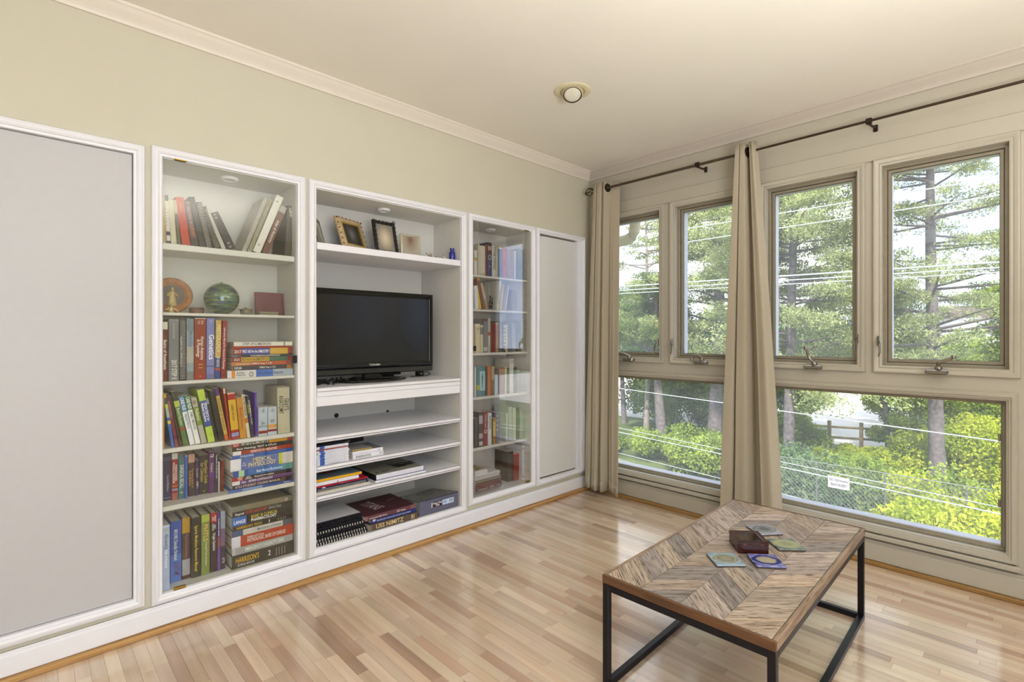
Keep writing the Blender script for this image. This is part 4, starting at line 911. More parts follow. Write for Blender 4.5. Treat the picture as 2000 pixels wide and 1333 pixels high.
text(t, 'Heavy Duty\nView', -.045, .02, .038, .062, 'FFFFFF', M=ML @ Matrix.Translation((0, 0, 0)), name='label_lettering')
text(t, 'S36', .026, .052, .042, .058, '3A6AB0', M=ML, name='label_lettering'); text(t, 'III', .07, .10, .042, .058, '5A6470', M=ML, name='label_lettering')

# ================================================================== RIGHT BOOKCASE CONTENT
X = -.036; D3 = .15
def S3(zi, lab, bl, br, tv, sp, ba=(), ti=(), tl=None, **k):
    d = k.pop('d', D3); XX = k.pop('X', X)
    return stand(lab, SH3[zi][0] if zi < 5 else ZB+.028, XX, bl, br, bl if tl is None else tl, tv, sp, ba, ti, d=d, group='books in the narrow right bookcase', **k)
S3(0, 'thin white book with a yellow badge at the left of the top shelf', 926.5, 932.5, 489, 'C8C8C0', [(.3, .42, 'B89A28')])
S3(0, 'pale grey thin book on the top shelf of the narrow bookcase', 934, 937, 477, 'BDB8A8')
S3(0, 'wide cream box set on the top shelf of the narrow bookcase', 937.4, 948, 480, 'C9C4B2', [(.9, 1, 'B8B4A0')])
S3(0, 'slim reddish brown book left of the navy one on the top shelf', 948.4, 951.4, 478, '8A4A3C')
S3(0, 'navy book with a maroon head and a round portrait', 951.8, 960.6, 473.5, '35426C', [(0, .34, '5A3432')], [('BIBLE\nDIARY', W, .1, .24, .1, .9), ('O', 'B8B4A4', .36, .52, .1, .9), ('SETTLE', W, .68, .74, .05, .95)])
S3(0, 'white book with tall black capitals on the top shelf', 961.2, 968.2, 480, 'D2D0C4', [], [('STONE CUSTARD', '2A2826', .04, .78, .3, .9)])
S3(0, 'greenish cream book beside the black capital one', 968.6, 972.4, 480, 'AFAA90')
S3(0, 'slate blue book with a cream head label', 973, 980.8, 480, '4A5564', [(0, .1, 'C4BEA8')])
S3(0, 'orange-red book on the top shelf of the narrow bookcase', 982, 989.6, 483, 'B8502C')
S3(0, 'tan book right of the orange-red one', 990.4, 997, 487, '9A7A68')
S3(0, 'brown speckled book on the top shelf of the narrow bookcase', 997.6, 1004, 489, '7E6A5E')
S3(0, 'pale book with a dotted spine on the top shelf', 1004.8, 1008, 490, 'C4C0B8')
S3(0, 'dark green book at the right end of the top shelf', 1012, 1023, 486, '4C5450')
S3(1, 'white book leaning left on the second shelf', 928.5, 935, 559, 'D6DADE', tl=926.4, X=-.034)
S3(1, 'bright yellow book leaning left on the second shelf', 936, 941.6, 558.5, 'C9AE2C', tl=927.6)
S3(1, 'maroon book with an orange head leaning over the yellow one', 942.6, 948.2, 544.5, '74403A', [(0, .08, 'C07A2C')], tl=931.5)
S3(1, 'cream patterned book leaning left next to the gap', 949.4, 954.8, 555, 'BBAA92', [(.6, 1, 'A0866A')], tl=938.2)
p = onx(960, 600, -.10)
for i, (u_, h_) in enumerate(((958, .10), (962, .085))):
    p = onx(u_, 600, -.11+.02*i)
    t = thing('vase', ('dark small vase in the gap of the second shelf, taller one', 'dark small vase in the gap of the second shelf, shorter one')[i], 'vase', (p.x, p.y, SH3[1][0]), group='dark little vases')
    MB().lathe([(0, 0), (.009, 0), (.013, .02), (.014, h_*.5), (.006, h_*.8), (.008, h_), (.006, h_), (.004, h_*.8), (0, h_*.5)], n=16).build('vase_body', mat('34302A', .2, name='dark_glaze'), t, smooth=True)
    MB().lathe([(.0135, h_*.38), (.0148, h_*.40), (.0148, h_*.44), (.0135, h_*.46)], n=16).build('band', mat('A8A078', .4), t, smooth=True)
S3(1, 'white book with black writing leaning right on the second shelf', 970.2, 974.8, 549, 'D2D0C6', [], [('History of Art', '3A3A36', .3, .8)], tl=975.4)
S3(1, 'mustard book leaning right on the second shelf', 975.6, 980.4, 556, 'B79C4C', tl=981.6)
S3(1, 'grey-violet book leaning right beside the mustard one', 981.2, 986, 557, '8A7C80', tl=987.4)
S3(1, 'thin pale book, last leaning one on the second shelf', 986.6, 989, 558, 'C4BEB0', tl=993)
S3(1, 'dull brown book standing under the reflection on the second shelf', 1001, 1009, 566, '6E6258')
S3(2, 'cream book at the left of the third shelf of the narrow bookcase', 928.5, 937.8, 633, 'D2C8A4', [(0, .1, 'E0D8BC')], [('TIM', '6A5A3C', .12, .2, .2, .9)])
S3(2, 'slimmer cream book with a slate patch beside the first cream one', 938.4, 944, 635.5, 'C9C0A0', [(.08, .34, '6C6E70')])
S3(2, 'grey box behind the cream books with a reddish top', 944.6, 952.8, 623, '77787C', [(0, .08, '6A3438'), (.84, .95, 'B8BABC')])
S3(2, 'silver book with a red ring on its spine', 953.6, 958, 622.5, 'B2B2AE', [(.4, .5, 'B03A34')], [('CARRIED', W, .52, .78)])
S3(2, 'thin olive and red book after the silver one', 958.6, 960.8, 633, '7A6A3C')
S3(2, 'crimson book on the third shelf of the narrow bookcase', 961.4, 966.6, 633, '8C2634')
S3(2, 'tan book with a pale side edge on the third shelf', 968.4, 974.4, 630, 'A88468', [(0, .1, 'A8A088')])
S3(2, 'charcoal book right of the tan one', 975.4, 981, 628, '54585E', [(.03, .98, '5A5E66')])
S3(2, 'navy book with white vertical letters', 981.8, 987.4, 629, '2C3042', [], [('R O B E R T Y', 'D2D2D8', .12, .92, .3, .95)])
S3(2, 'thin cream book between two dark ones on the third shelf', 988, 991.8, 633.5, 'B4A878')
S3(2, 'dark grey book under the glass reflection, third shelf', 992.4, 999.6, 629, '464A50')
S3(2, 'green-grey book further right on the third shelf', 1000.2, 1008, 631, '6A6E68')
S3(2, 'olive book close to the right end of the third shelf', 1011, 1017.6, 627, '5C6048')
S3(2, 'pale book at the right end of the third shelf', 1018.2, 1024.6, 624.5, '9C9C88')
S3(3, 'thin white speckled book at the left of the fourth shelf', 927, 930, 718, 'C8C8C4')
t = S3(3, 'teal and light blue book with a standing man in black', 931, 947.8, 716.5, '4A7C8C', [(.62, .78, 'B0B044')], boards='A8CCD6')
k = MB(); q0 = D3/2+.0003; wq = (onx(947.8, 600, X).y-onx(931, 600, X).y); hq = .105
k.box(-hq/2-.012, hq/2+.008, wq*.5-wq*.62, wq*.5-.0008, D3/2-.0006, q0, m=0)
k.build('cover_panel', mat('A4CCD8', .5), t)
f = MB(); cy = wq*.15
def sil(pts): f.add([(a, b, q0+.0001) for a, b in pts]+[(a, b, q0+.0008) for a, b in pts], [tuple(range(len(pts), 2*len(pts)))])
sil([(-.044, cy-.0025), (-.050, cy-.001), (-.050, cy+.001), (-.044, cy+.0025), (-.041, cy+.001), (-.041, cy-.001)])
sil([(-.040, cy-.0035), (-.041, cy+.0035), (-.012, cy+.0055), (-.006, cy+.003), (.040, cy+.002), (.040, cy+.0002), (.0, cy), (.040, cy-.0015), (.040, cy-.0035), (-.01, cy-.004)])
f.build('man_silhouette', mat('2E2A24', .6), t)
S3(3, 'dark narrow book between the teal and orange ones', 948.6, 951.6, 717, '3A4440')
S3(3, 'orange-brown book on the fourth shelf of the narrow bookcase', 952.2, 959.2, 715.5, 'B87244')
S3(3, 'cream book with brown pictures on the fourth shelf', 960, 965.8, 717.5, 'B8AC8C', [(.45, 1, '8E7868')])
S3(3, 'short white and pale blue book on the fourth shelf', 966.6, 973, 733, 'C0CCD8')
S3(3, 'wide dusty maroon book on the fourth shelf', 974.8, 985.6, 721, '7C564C', [(.0, .1, 'A8483A')])
S3(3, 'slim cream book right of the dusty maroon one', 986.4, 990, 717, 'C4B8A0')
S3(3, 'slim black book on the fourth shelf of the narrow bookcase', 990.8, 994.6, 720, '34342E')
S3(3, 'tall white book with a number on its head, fourth shelf', 995.4, 1003.4, 702, 'CACAC2', [], [('71', '3A3A38', .04, .12, .2, .8)])
S3(3, 'dark book right of the tall white one', 1004.2, 1009, 718, '4A4C44')
S3(3, 'grey booklet at the end of the fourth shelf row', 1010, 1014, 716, '8E8E84')
S3(4, 'grey book with a wavy dark spine, left on the fifth shelf', 928, 934.4, 818, '4A4E52')
S3(4, 'black and silver banded book on the fifth shelf', 936, 943.4, 806, '3A3C44', [(.1, .34, 'A8A8B8'), (.62, .76, 'A0A0AC'), (.85, .96, 'B8B8BC')])
S3(4, 'dark red book with a white round emblem on the fifth shelf', 944.2, 952, 805.5, '8C2E30', [], [('NEVER GIVE', 'D8C8C4', .08, .46, .35, .7), ('O', 'E8E4DC', .52, .63, .1, .95)])
S3(4, 'white book with spotted lettering on the fifth shelf', 953.4, 960.6, 808, 'CFD2D6', [], [('BUILDING', '6A6E74', .1, .5)])
S3(4, 'slim mustard and gold book on the fifth shelf', 963, 968.4, 817, 'A0803C', [(.15, .7, 'C8B060')])
S3(4, 'lavender ribbed book on the fifth shelf', 969.4, 974.8, 806.5, '7E7484', [(.1, .12, 'C8C4CC'), (.25, .27, 'C8C4CC'), (.4, .42, 'C8C4CC'), (.55, .57, 'C8C4CC')])
S3(4, 'white narrow book after a gap on the fifth shelf', 988.4, 992, 808, 'C8CCC4', tl=989)
S3(4, 'wide pale grey book on the fifth shelf', 993.4, 1001, 796.5, 'B4B8B0')
S3(4, 'pale mottled book beside the wide grey one', 1001.6, 1008, 798, 'C0C4B0')
S3(4, 'dark olive book on the right of the fifth shelf', 1009.6, 1014.4, 797.5, '4A4E34')
S3(4, 'pale green book at the right end of the fifth shelf', 1015.4, 1022.6, 801, '9AA080')
# bottom: lying books
z = ZB+.028
A = onx(927, 960, -.04).y; zz = z
GR = 'books lying flat at the bottom of the narrow right bookcase'
for i, (lab, uR, th, c, ba, ti, kw) in enumerate([
 ('grey-violet hardback at the very bottom of the narrow bookcase', 979, .014, '7A727A', [], [], {}),
 ('plum yearbook with pale lettering second from the bottom', 980, .026, '5A3A42', [], [('Community High School', W, .1, .45, .2, .6), ('2004', W, .55, .68, .3, .65), ('Vol. 87', 'C8BCBC', .8, .96, .3, .65)], {}),
 ('maroon yearbook, thinner one above the plum yearbook', 979, .014, '6A3038', [], [], {}),
 ('brown yearbook with a pale top edge in the lying pile', 978.5, .016, '5C4440', [(.0, .02, 'B8A8A4')], [], {}),
 ('dark brown yearbook below the comb-bound one', 976.5, .016, '4E3E3C', [], [], {}),
 ('comb-bound white notebook in the lying pile', 975, .013, 'D4D2D0', [], [], {}),
 ('white binder lying above the comb-bound notebook', 976, .022, 'D6D6DC', [], [], {}),
 ('white paperback second from the top of the pile', 952.5, .014, 'D2D2DA', [], [], {}),
 ('cream paperback on top of the lying pile', 951.5, .014, 'D0CEC8', [], [], {})]):
    t = flat(lab, zz+.0005, -.034, A, onx(uR, 960, -.034).y, th-.0006, .16, c, ba, ti, group=GR, **kw); zz += th
    if 'comb' in lab: q = coil(t, .22, .011, WIRE, 22); q.location = (0, 0, .08)
t = flat('black and cream striped booklet propped at a slant on the pile', zz+.003, -.045, A+.004, A+.075, .007, .12, '8A7A50', [(.2, .5, '2A2824')], group=GR)
t.rotation_euler.rotate_axis('X', 0) 
GL = 'binders standing at the bottom right of the narrow bookcase'
S3(5, 'black binder standing at the bottom right of the narrow bookcase', 992, 1003, 884, '2E2D30', X=-.10, d=.13)
S3(5, 'dark red binder standing at the bottom right of the narrow bookcase', 1004, 1017, 888, '8E1E24', [(.0, .03, 'C8504A')], X=-.09, d=.14)
S3(5, 'white binder spine with two dark rivets beside the red binder', 1019.5, 1026.5, 871, 'D4D4DA', [], [('o', '2A2824', .07, .11), ('o', '2A2824', .88, .92)], X=-.06, d=.17)

# ================================================================== CURTAINS AND ROD
def clothmat(name, c, tr):
    m = bpy.data.materials.new(name); m.use_nodes = True; n = m.node_tree.nodes; L = m.node_tree.links; n.remove(n['Principled BSDF']); o = n['Material Output']
    t = n.new('ShaderNodeTexCoord'); z = n.new('ShaderNodeTexNoise'); z.inputs['Scale'].default_value = 380; L.new(t.outputs['Object'], z.inputs['Vector'])
    r = n.new('ShaderNodeValToRGB'); q = lin(c); r.color_ramp.elements[0].color = (q[0]*.93, q[1]*.93, q[2]*.93, 1); r.color_ramp.elements[1].color = (q[0]*1.06, q[1]*1.06, q[2]*1.06, 1); L.new(z.outputs['Fac'], r.inputs['Fac'])
    d = n.new('ShaderNodeBsdfDiffuse'); tt = n.new('ShaderNodeBsdfTranslucent'); mx = n.new('ShaderNodeMixShader'); mx.inputs[0].default_value = tr
    L.new(r.outputs[0], d.inputs[0]); L.new(r.outputs[0], tt.inputs[0]); L.new(d.outputs[0], mx.inputs[1]); L.new(tt.outputs[0], mx.inputs[2]); L.new(mx.outputs[0], o.inputs[0]); return m
CLOTH = clothmat('beige_curtain_cloth', 'CBC1AC', .25)
ROD_Y, ROD_Z = -.100, 2.262
def curtain(label, top, bot, ztop, zbot, folds, y0=ROD_Y):
    """folds: list of (s, depth at top, depth at bottom), smoothly joined"""
    t = thing('curtain', label, 'curtain', ((bot[0]+bot[1])/2, y0, zbot))
    ns, nz_ = 130, 30; ss = [i/ns for i in range(ns+1)]
    def prof(s, k):
        for a, b in zip(folds, folds[1:]):
            if a[0] <= s <= b[0]:
                u = (s-a[0])/(b[0]-a[0]); u = u*u*(3-2*u); return a[k]*(1-u)+b[k]*u
        return folds[-1][k]
    vs = []
    for j in range(nz_+1):
        f = j/nz_; e = 1-(1-f)**1.25
        for s in ss:
            x0 = top[0]+(top[1]-top[0])*s; x1 = bot[0]+(bot[1]-bot[0])*s
            x = x0*(1-e)+x1*e; dy = prof(s, 1)*(1-e)+prof(s, 2)*e
            dy += .003*math.sin(9*s+7*f*2)*f
            vs.append((x-t.location.x, dy, ztop+(zbot-ztop)*f-t.location.z+.004*math.sin(11*s)*f))
    W_ = ns+1; fs = [(j*W_+i, j*W_+i+1, (j+1)*W_+i+1, (j+1)*W_+i) for j in range(nz_) for i in range(ns)]
    k = MB(); k.add(vs, fs); o = k.build('cloth', CLOTH, t, smooth=True, recalc=False)
    md = o.modifiers.new('thickness', 'SOLIDIFY'); md.thickness = .002
    # hem: a second layer of cloth along the foot
    hv = [(x, y-.0022, z) for (x, y, z) in vs[(nz_-1)*W_:]]
    h = MB(); h.add(hv, [(i, i+1, W_+i+1, W_+i) for i in range(ns)]); q = h.build('hem', CLOTH, t, smooth=True, recalc=False)
    md = q.modifiers.new('thickness', 'SOLIDIFY'); md.thickness = .0015
    return t
cA = curtain('beige curtain gathered in the corner beside the flat cupboard door', (.128, .330), (.052, .375), 2.305, .045,
    [(0, .025, .03), (.06, -.025, -.04), (.17, -.03, -.05), (.205, .03, .045), (.24, -.03, -.04), (.38, -.03, -.055), (.42, .03, .045), (.455, -.02, -.03), (.545, -.03, -.055), (.585, .02, .04), (.64, .026, .0), (.8, .030, -.03), (1, .034, -.055)])
cB = curtain('beige curtain gathered between the second and third windows, falling behind the coffee table', (1.178, 1.292), (1.075, 1.440), 2.312, .03,
    [(0, .02, .035), (.07, -.03, -.05), (.24, -.03, -.055), (.275, .03, .06), (.31, -.03, -.05), (.50, -.03, -.065), (.545, .03, .06), (.66, .02, .055), (.72, -.02, -.03), (.90, -.03, -.055), (1, .015, .0)])
def grommets(t, xs, ys=None):
    for x in xs:
        M = Matrix.Translation((x-t.location.x, 0, ROD_Z-t.location.z)) @ Matrix.Rotation(PI/2, 4, 'Y') @ Matrix.Rotation(.25, 4, 'X')
        MB().lathe([(.012, -.004), (.028, -.004), (.031, 0), (.028, .004), (.012, .004), (.012, -.004)], n=24, M=M).build('grommet', IRON, t, smooth=True)
grommets(cA, (.155, .185, .246)); grommets(cB, (1.20, 1.245))
t = thing('curtain_rod', 'long thin bronze curtain rod above the windows with a cage finial', 'curtain rod', (1.5, ROD_Y, ROD_Z))
O = Vector((1.5, ROD_Y, ROD_Z))
def L_(*p): return [Vector(q)-O for q in p]
MB().tube(L_((.13, ROD_Y, ROD_Z), (1.22, ROD_Y, ROD_Z)), .0085, 14).build('thick_tube', IRON2, t, smooth=True)
MB().tube(L_((1.20, ROD_Y, ROD_Z+.001), (4.2, ROD_Y, ROD_Z+.012)), .0065, 12).build('thin_tube', mat('3A2C1A', .45, metal=.4, name='dark_rod'), t, smooth=True)
k = MB()
for j in range(5):
    a0 = j*2*PI/5; q = []
    for i in range(11):
        f = i/10; r = .028*math.sin(PI*f)**.8+.002; an = a0+f*2.2
        q.append(Vector((.128-.085*f, ROD_Y+r*math.cos(an), ROD_Z+r*math.sin(an)))-O)
    k.tube(q, .0028, 6)
fin = k.build('finial', IRON, t, smooth=True)
MB().lathe([(0, -.006), (.012, -.006), (.014, 0), (.012, .006), (0, .006)], n=16, M=Matrix.Translation(Vector((.132, ROD_Y, ROD_Z))-O) @ Matrix.Rotation(PI/2, 4, 'Y')).build('finial_collar', IRON, t, smooth=True)
for u, v in ((1368, 323), (1697, 238)):
    x = ony(u, v, ROD_Y).x
    k = MB(); k.lathe([(.007, -.012), (.015, -.012), (.016, 0), (.015, .012), (.007, .012)], n=16, M=Matrix.Translation(Vector((x-.02 if u < 1500 else x, ROD_Y, ROD_Z+.002))-O) @ Matrix.Rotation(PI/2, 4, 'Y'))
    x2 = x-.02 if u < 1500 else x
    k.tube(L_((x2, ROD_Y, ROD_Z-.012), (x2+.006, ROD_Y+.03, ROD_Z-.014), (x2+.01, -.006, ROD_Z-.010)), .0055, 8)
    k.box(x2+.0-O.x, x2+.020-O.x, -.008-O.y, 0-.001-O.y, -.028, .008, bev=.003)
    k.build('wall_bracket', IRON, t, smooth=True)

# ================================================================== CEILING SPOT
p = onz(1118, 178, H)
t = thing('ceiling_spotlight', 'recessed round eyeball spotlight in the cream ceiling', 'ceiling light', (p.x, p.y, H))
MB().lathe([(.060, .02), (.060, -.001), (.064, -.006), (.080, -.006), (.094, -.003), (.096, -.0005)], n=48).build('trim_ring', mat('D8D0AE', .45, name='cream_ring'), t, smooth=True)
dirn = Vector((.35, -.40, -1)).normalized(); Q = Vector((0, 0, -1)).rotation_difference(dirn).to_matrix().to_4x4()
Mq = Matrix.Translation((0.0, 0.0, .004)) @ Q
prof = [(.0585, .004), (.0575, -.016), (.052, -.030), (.047, -.038), (.0465, -.034)]
MB().lathe(prof, n=40, M=Mq).build('eyeball', mat('B9AE86', .45, name='cream_eyeball'), t, smooth=True)
MB().lathe([(.0470, -.033), (.0470, -.0365), (.0430, -.0375), (.0425, -.033)], n=36, M=Mq).build('dark_gap', BLACK, t)
MB().lathe([(0, -.042), (.02, -.041), (.036, -.038), (.0425, -.034)], n=36, M=Mq).build('bulb', mat('D8D4C2', .25, name='frosted_bulb'), t, smooth=True)

# ================================================================== COFFEE TABLE
TH = math.radians(1.6)
tw, tl, tz = .543, 1.112, .380
cen = Vector((1.680, -1.214, 0))
MT = Matrix.Translation(cen) @ Matrix.Rotation(TH, 4, 'Z')
t = thing('coffee_table', 'rustic coffee table with a chevron plank top on a black metal frame', 'coffee table', M=MT)
TW = [wood('reclaimed_plank_%d' % i, a, b, axis=0, rough=.62, stretch=13, scale=5.5, cracks=.9, bump=.6, span=.34) for i, (a, b) in enumerate(
    [('9A8A7E', 'C4B6AA'), ('7E746E', 'AAA098'), ('9C8876', 'BCA892'), ('948472', 'B8A898')])]
EDGE = wood('warm_plank_edge', '4C3220', '6E4A2E', axis=0, rough=.45, stretch=12, scale=4, cracks=.3); EDGEY = wood('grey_plank_edge', '7C6650', 'A48C74', axis=1, rough=.55, stretch=12, scale=4, cracks=.5, bump=.3)
hx, hy = tw/2, tl/2; e = .014; th_ = .026
box('underlay', mat('2A211A', .8, name='dark_joint'), -hx+e, hx-e, -hy+e, hy-e, tz-th_, tz-.004, t)
MB().box(-hx, hx, -hy, -hy+.010, tz-th_-.002, tz, bev=.0015).build('edge_board', EDGE, t)
MB().box(-hx, hx, hy-.010, hy, tz-th_-.002, tz, bev=.0015).build('edge_board', EDGE, t)
MB().box(-hx, -hx+e-.002, -hy+.0105, hy-.0105, tz-th_-.002, tz, bev=.0015).build('edge_board', EDGEY, t)
MB().box(hx-e+.002, hx, -hy+.0105, hy-.0105, tz-th_-.002, tz+.0005, bev=.0015).build('edge_board', EDGEY, t)
# chevron planks: 4 columns, 45 degrees, alternating
xa, xb, ya, yb = -hx+e-.001, hx-e+.001, -hy+.0112, hy-.0112
cw = (xb-xa)/4; pit = .1165; gp = .0014
def clip(poly, ax, val, keep_gt):
    outp = []
    for i in range(len(poly)):
        a, b = poly[i], poly[(i+1) % len(poly)]
        ina = (a[ax] > val) == keep_gt; inb = (b[ax] > val) == keep_gt
        if ina: outp.append(a)
        if ina != inb:
            f = (val-a[ax])/(b[ax]-a[ax]); outp.append((a[0]+(b[0]-a[0])*f, a[1]+(b[1]-a[1])*f))
    return outp
r_ = random.Random(21)
for c in range(4):
    x0, x1 = xa+c*cw+gp/2, xa+(c+1)*cw-gp/2
    s = -1 if c % 2 == 0 else 1
    off = -.02 if c % 2 == 0 else -.02-cw
    yy = ya-.3+off+(0 if c < 2 else .035)
    while yy < yb+.2:
        wd = pit*r_.choice((.85, 1, 1, 1.15))
        pl = [(x0, yy+gp), (x1, yy+gp+s*(x1-x0)), (x1, yy+wd-gp+s*(x1-x0)), (x0, yy+wd-gp)]
        if s < 0: pl = [(x0, yy+gp+cw), (x1, yy+gp+cw-(x1-x0)), (x1, yy+wd-gp+cw-(x1-x0)), (x0, yy+wd-gp+cw)]
        pl = clip(clip(pl, 1, ya, True), 1, yb, False) if pl else []
        if len(pl) >= 3:
            ar = abs(sum(pl[i][0]*pl[(i+1) % len(pl)][1]-pl[(i+1) % len(pl)][0]*pl[i][1] for i in range(len(pl))))/2
            if ar > 3e-5:
                cxp = sum(q[0] for q in pl)/len(pl); cyp = sum(q[1] for q in pl)/len(pl); an = s*PI/4
                lp = [((q[0]-cxp)*math.cos(-an)-(q[1]-cyp)*math.sin(-an), (q[0]-cxp)*math.sin(-an)+(q[1]-cyp)*math.cos(-an)) for q in pl]
                o = MB().prism(lp, -.006, r_.uniform(-.0006, .0006)).build('plank', r_.choice(TW), t)
                o.location = (cxp, cyp, tz-.0006); o.rotation_euler.z = an
        yy += wd
fr = .022; zf = tz-th_-.0025; ins = .001
for sx in (-1, 1):
    for sy in (-1, 1):
        x0 = sx*(hx-ins) - (fr if sx > 0 else 0); y0 = sy*(hy-ins)-(fr if sy > 0 else 0)
        MB().box(x0, x0+fr, y0, y0+fr, 0, zf, bev=.0015).build('leg', BLACKM, t)
for sx in (-1, 1):
    x0 = sx*(hx-ins)-(fr if sx > 0 else 0)
    for z0, z1 in ((zf-fr, zf-.0002), (.0002, fr)): MB().box(x0+.0002, x0+fr-.0002, -hy+ins+fr, hy-ins-fr, z0, z1, bev=.0015).build('side_rail', BLACKM, t)
for sy in (-1, 1):
    y0 = sy*(hy-ins)-(fr if sy > 0 else 0)
    for z0, z1 in ((zf-fr, zf-.0002), (.0002, fr)): MB().box(-hx+ins+fr, hx-ins-fr, y0+.0002, y0+fr-.0002, z0, z1, bev=.0015).build('end_rail', BLACKM, t)

def tilemat(name, rim, mid, core):
    m = bpy.data.materials.new(name); m.use_nodes = True; n = m.node_tree.nodes; L = m.node_tree.links; b = n['Principled BSDF']; b.inputs['Roughness'].default_value = .12
    t_ = n.new('ShaderNodeTexCoord'); mp = n.new('ShaderNodeMapping'); mp.inputs['Scale'].default_value = (18, 22, 0)
    z_ = n.new('ShaderNodeTexNoise'); z_.inputs['Scale'].default_value = 60; z_.inputs['Detail'].default_value = 4
    g = n.new('ShaderNodeTexGradient'); g.gradient_type = 'SPHERICAL'; L.new(t_.outputs['Object'], mp.inputs[0]); L.new(mp.outputs[0], g.inputs[0]); L.new(t_.outputs['Object'], z_.inputs['Vector'])
    ad = n.new('ShaderNodeMath'); ad.operation = 'MULTIPLY_ADD'; ad.inputs[1].default_value = .35; L.new(z_.outputs['Fac'], ad.inputs[0]); L.new(g.outputs['Fac'], ad.inputs[2])
    r = n.new('ShaderNodeValToRGB'); L.new(ad.outputs[0], r.inputs[0]); L.new(r.outputs[0], b.inputs['Base Color']); r.color_ramp.elements[0].position = .10; r.color_ramp.elements[0].color = lin(rim)
    r.color_ramp.elements[1].position = .85; r.color_ramp.elements[1].color = lin(core)
    for q, c in mid: e_ = r.color_ramp.elements.new(q); e_.color = lin(c)
    return m
def coaster(label, us, vs, mt, ang=None):
    P = [onz(u, v, tz+.008) for u, v in zip(us, vs)]
    c = sum(P, Vector())/4; d = (P[1]-P[0])+(P[2]-P[3]); an = math.atan2(d.y, d.x)
    t = thing('coaster', label, 'coaster', (c.x, c.y, tz+.0006), group='glazed tile coasters on the coffee table'); t.rotation_euler.z = an
    MB().box(-.049, .049, -.049, .049, 0, .0025, bev=.001).build('cork_back', mat('4A3A2A', .8, name='cork'), t)
    MB().box(-.050, .050, -.050, .050, .0027, .0095, bev=.002).build('tile', mt, t)
coaster('pale blue glazed tile coaster with a grey flower, nearest the front left', (1384, 1431, 1454, 1399), (1080, 1080, 1106, 1106), tilemat('pale_blue_glaze', '8098A8', [(.34, '9CAEB8'), (.46, '7C8478'), (.6, '9A9C88'), (.7, '72766A')], '8C8C7C'))
coaster('cobalt blue tile coaster with a cream oval', (1460, 1513, 1535, 1479), (1081, 1083, 1111, 1108), tilemat('cobalt_glaze', '30388C', [(.26, '9094BC'), (.32, '484F9C'), (.4, '20286E'), (.58, '2A3480'), (.64, '9C9884')], 'A8A088'))
coaster('green and yellow mottled tile coaster on the right', (1500, 1549, 1573, 1520), (1053, 1053, 1076, 1074), tilemat('mottled_green_glaze', '465660', [(.22, '748274'), (.4, '989C80'), (.6, 'A2A270')], '888C6C'))
coaster('white tile coaster with a grey oval, behind the little wooden box', (1459, 1501, 1527, 1485), (1026, 1024, 1044, 1046), tilemat('white_glaze', '8A90A4', [(.26, 'A0A4B0'), (.42, '6E747C'), (.6, '8A9098')], '62686E'))
zt_ = tz+.046
P = [onz(u, v, zt_) for u, v in ((1425, 1036), (1479, 1040), (1501, 1058), (1443, 1058))]
c = sum(P, Vector())/4; d = (P[1]-P[0])+(P[2]-P[3]); an = math.atan2(d.y, d.x)
t = thing('wooden_box', 'small dark mahogany box with a glass lid among the coasters', 'box', (c.x, c.y, tz+.0006)); t.rotation_euler.z = an
MAH = wood('mahogany', '260C0A', '421A14', axis=0, rough=.25, scale=5); s_ = .053
k = MB(); k.box(-s_, s_, -s_, -s_+.008, 0, .034, bev=.001).box(-s_, s_, s_-.008, s_, 0, .034, bev=.001).box(-s_, -s_+.008, -s_+.008, s_-.008, 0, .034).box(s_-.008, s_, -s_+.008, s_-.008, 0, .034).box(-s_+.008, s_-.008, -s_+.008, s_-.008, 0, .004)
k.build('box_body', MAH, t)
MB().ring(lambda a, b, h: (a, b, h), -s_+.016, s_-.016, -s_+.016, s_-.016, [(0, .0346), (0, .045), (.004, .046), (.0165, .046), (.0168, .0346)]).build('lid_frame', MAH, t)
MB().box(-s_+.015, s_-.015, -s_+.015, s_-.015, .041, .043).build('lid_glass', glassmat('lid_glass', ior=1.5), t)
MB().box(-s_+.012, s_-.012, -s_+.012, s_-.03, .006, .020, bev=.002).build('inner_tray', mat('2E2420', .6), t)
for q in (-.03, .03): MB().box(q-.006, q+.006, -s_-.0010, -s_+.0002, .032, .036, bev=.0008).build('hinge', mat('6E4A34', .4, metal=.5, name='aged_brass'), t)

# ================================================================== OUTDOORS
GZ = -3.3
def ground_y(x0, x1, y0, y1, z0, z1, m, name): return struct(box(name, m, x0, x1, y0, y1, z0, z1))
ground_y(-120, 120, .3, 160, GZ-.5, GZ, mat('5C6A38', .95, var=.35, scale=.8, name='grass_ground'), 'ground')
ground_y(-70, 40, 20.9, 62, GZ, GZ+.03, mat('CFCBC4', .9, var=.06, scale=.5, name='pale_concrete'), 'parking_lot')
pth = MB(); A_ = onz(1150, 884, GZ); B_ = onz(1560, 1030, GZ); dirp = (B_-A_).normalized(); nn = Vector((-dirp.y, dirp.x, 0))
A2, B2 = A_-dirp*14, B_+dirp*16
pth.add([(*(A2-nn*4).xy, GZ), (*(B2-nn*4).xy, GZ), (*(B2+nn*.35).xy, GZ), (*(A2+nn*.35).xy, GZ), (*(A2-nn*4).xy, GZ+.03), (*(B2-nn*4).xy, GZ+.03), (*(B2+nn*.35).xy, GZ+.03), (*(A2+nn*.35).xy, GZ+.03)],
        [(3, 2, 1, 0), (4, 5, 6, 7), (0, 1, 5, 4), (1, 2, 6, 5), (2, 3, 7, 6), (3, 0, 4, 7)])
struct(pth.build('driveway', mat('8C8578', .95, var=.12, scale=3, name='asphalt')))

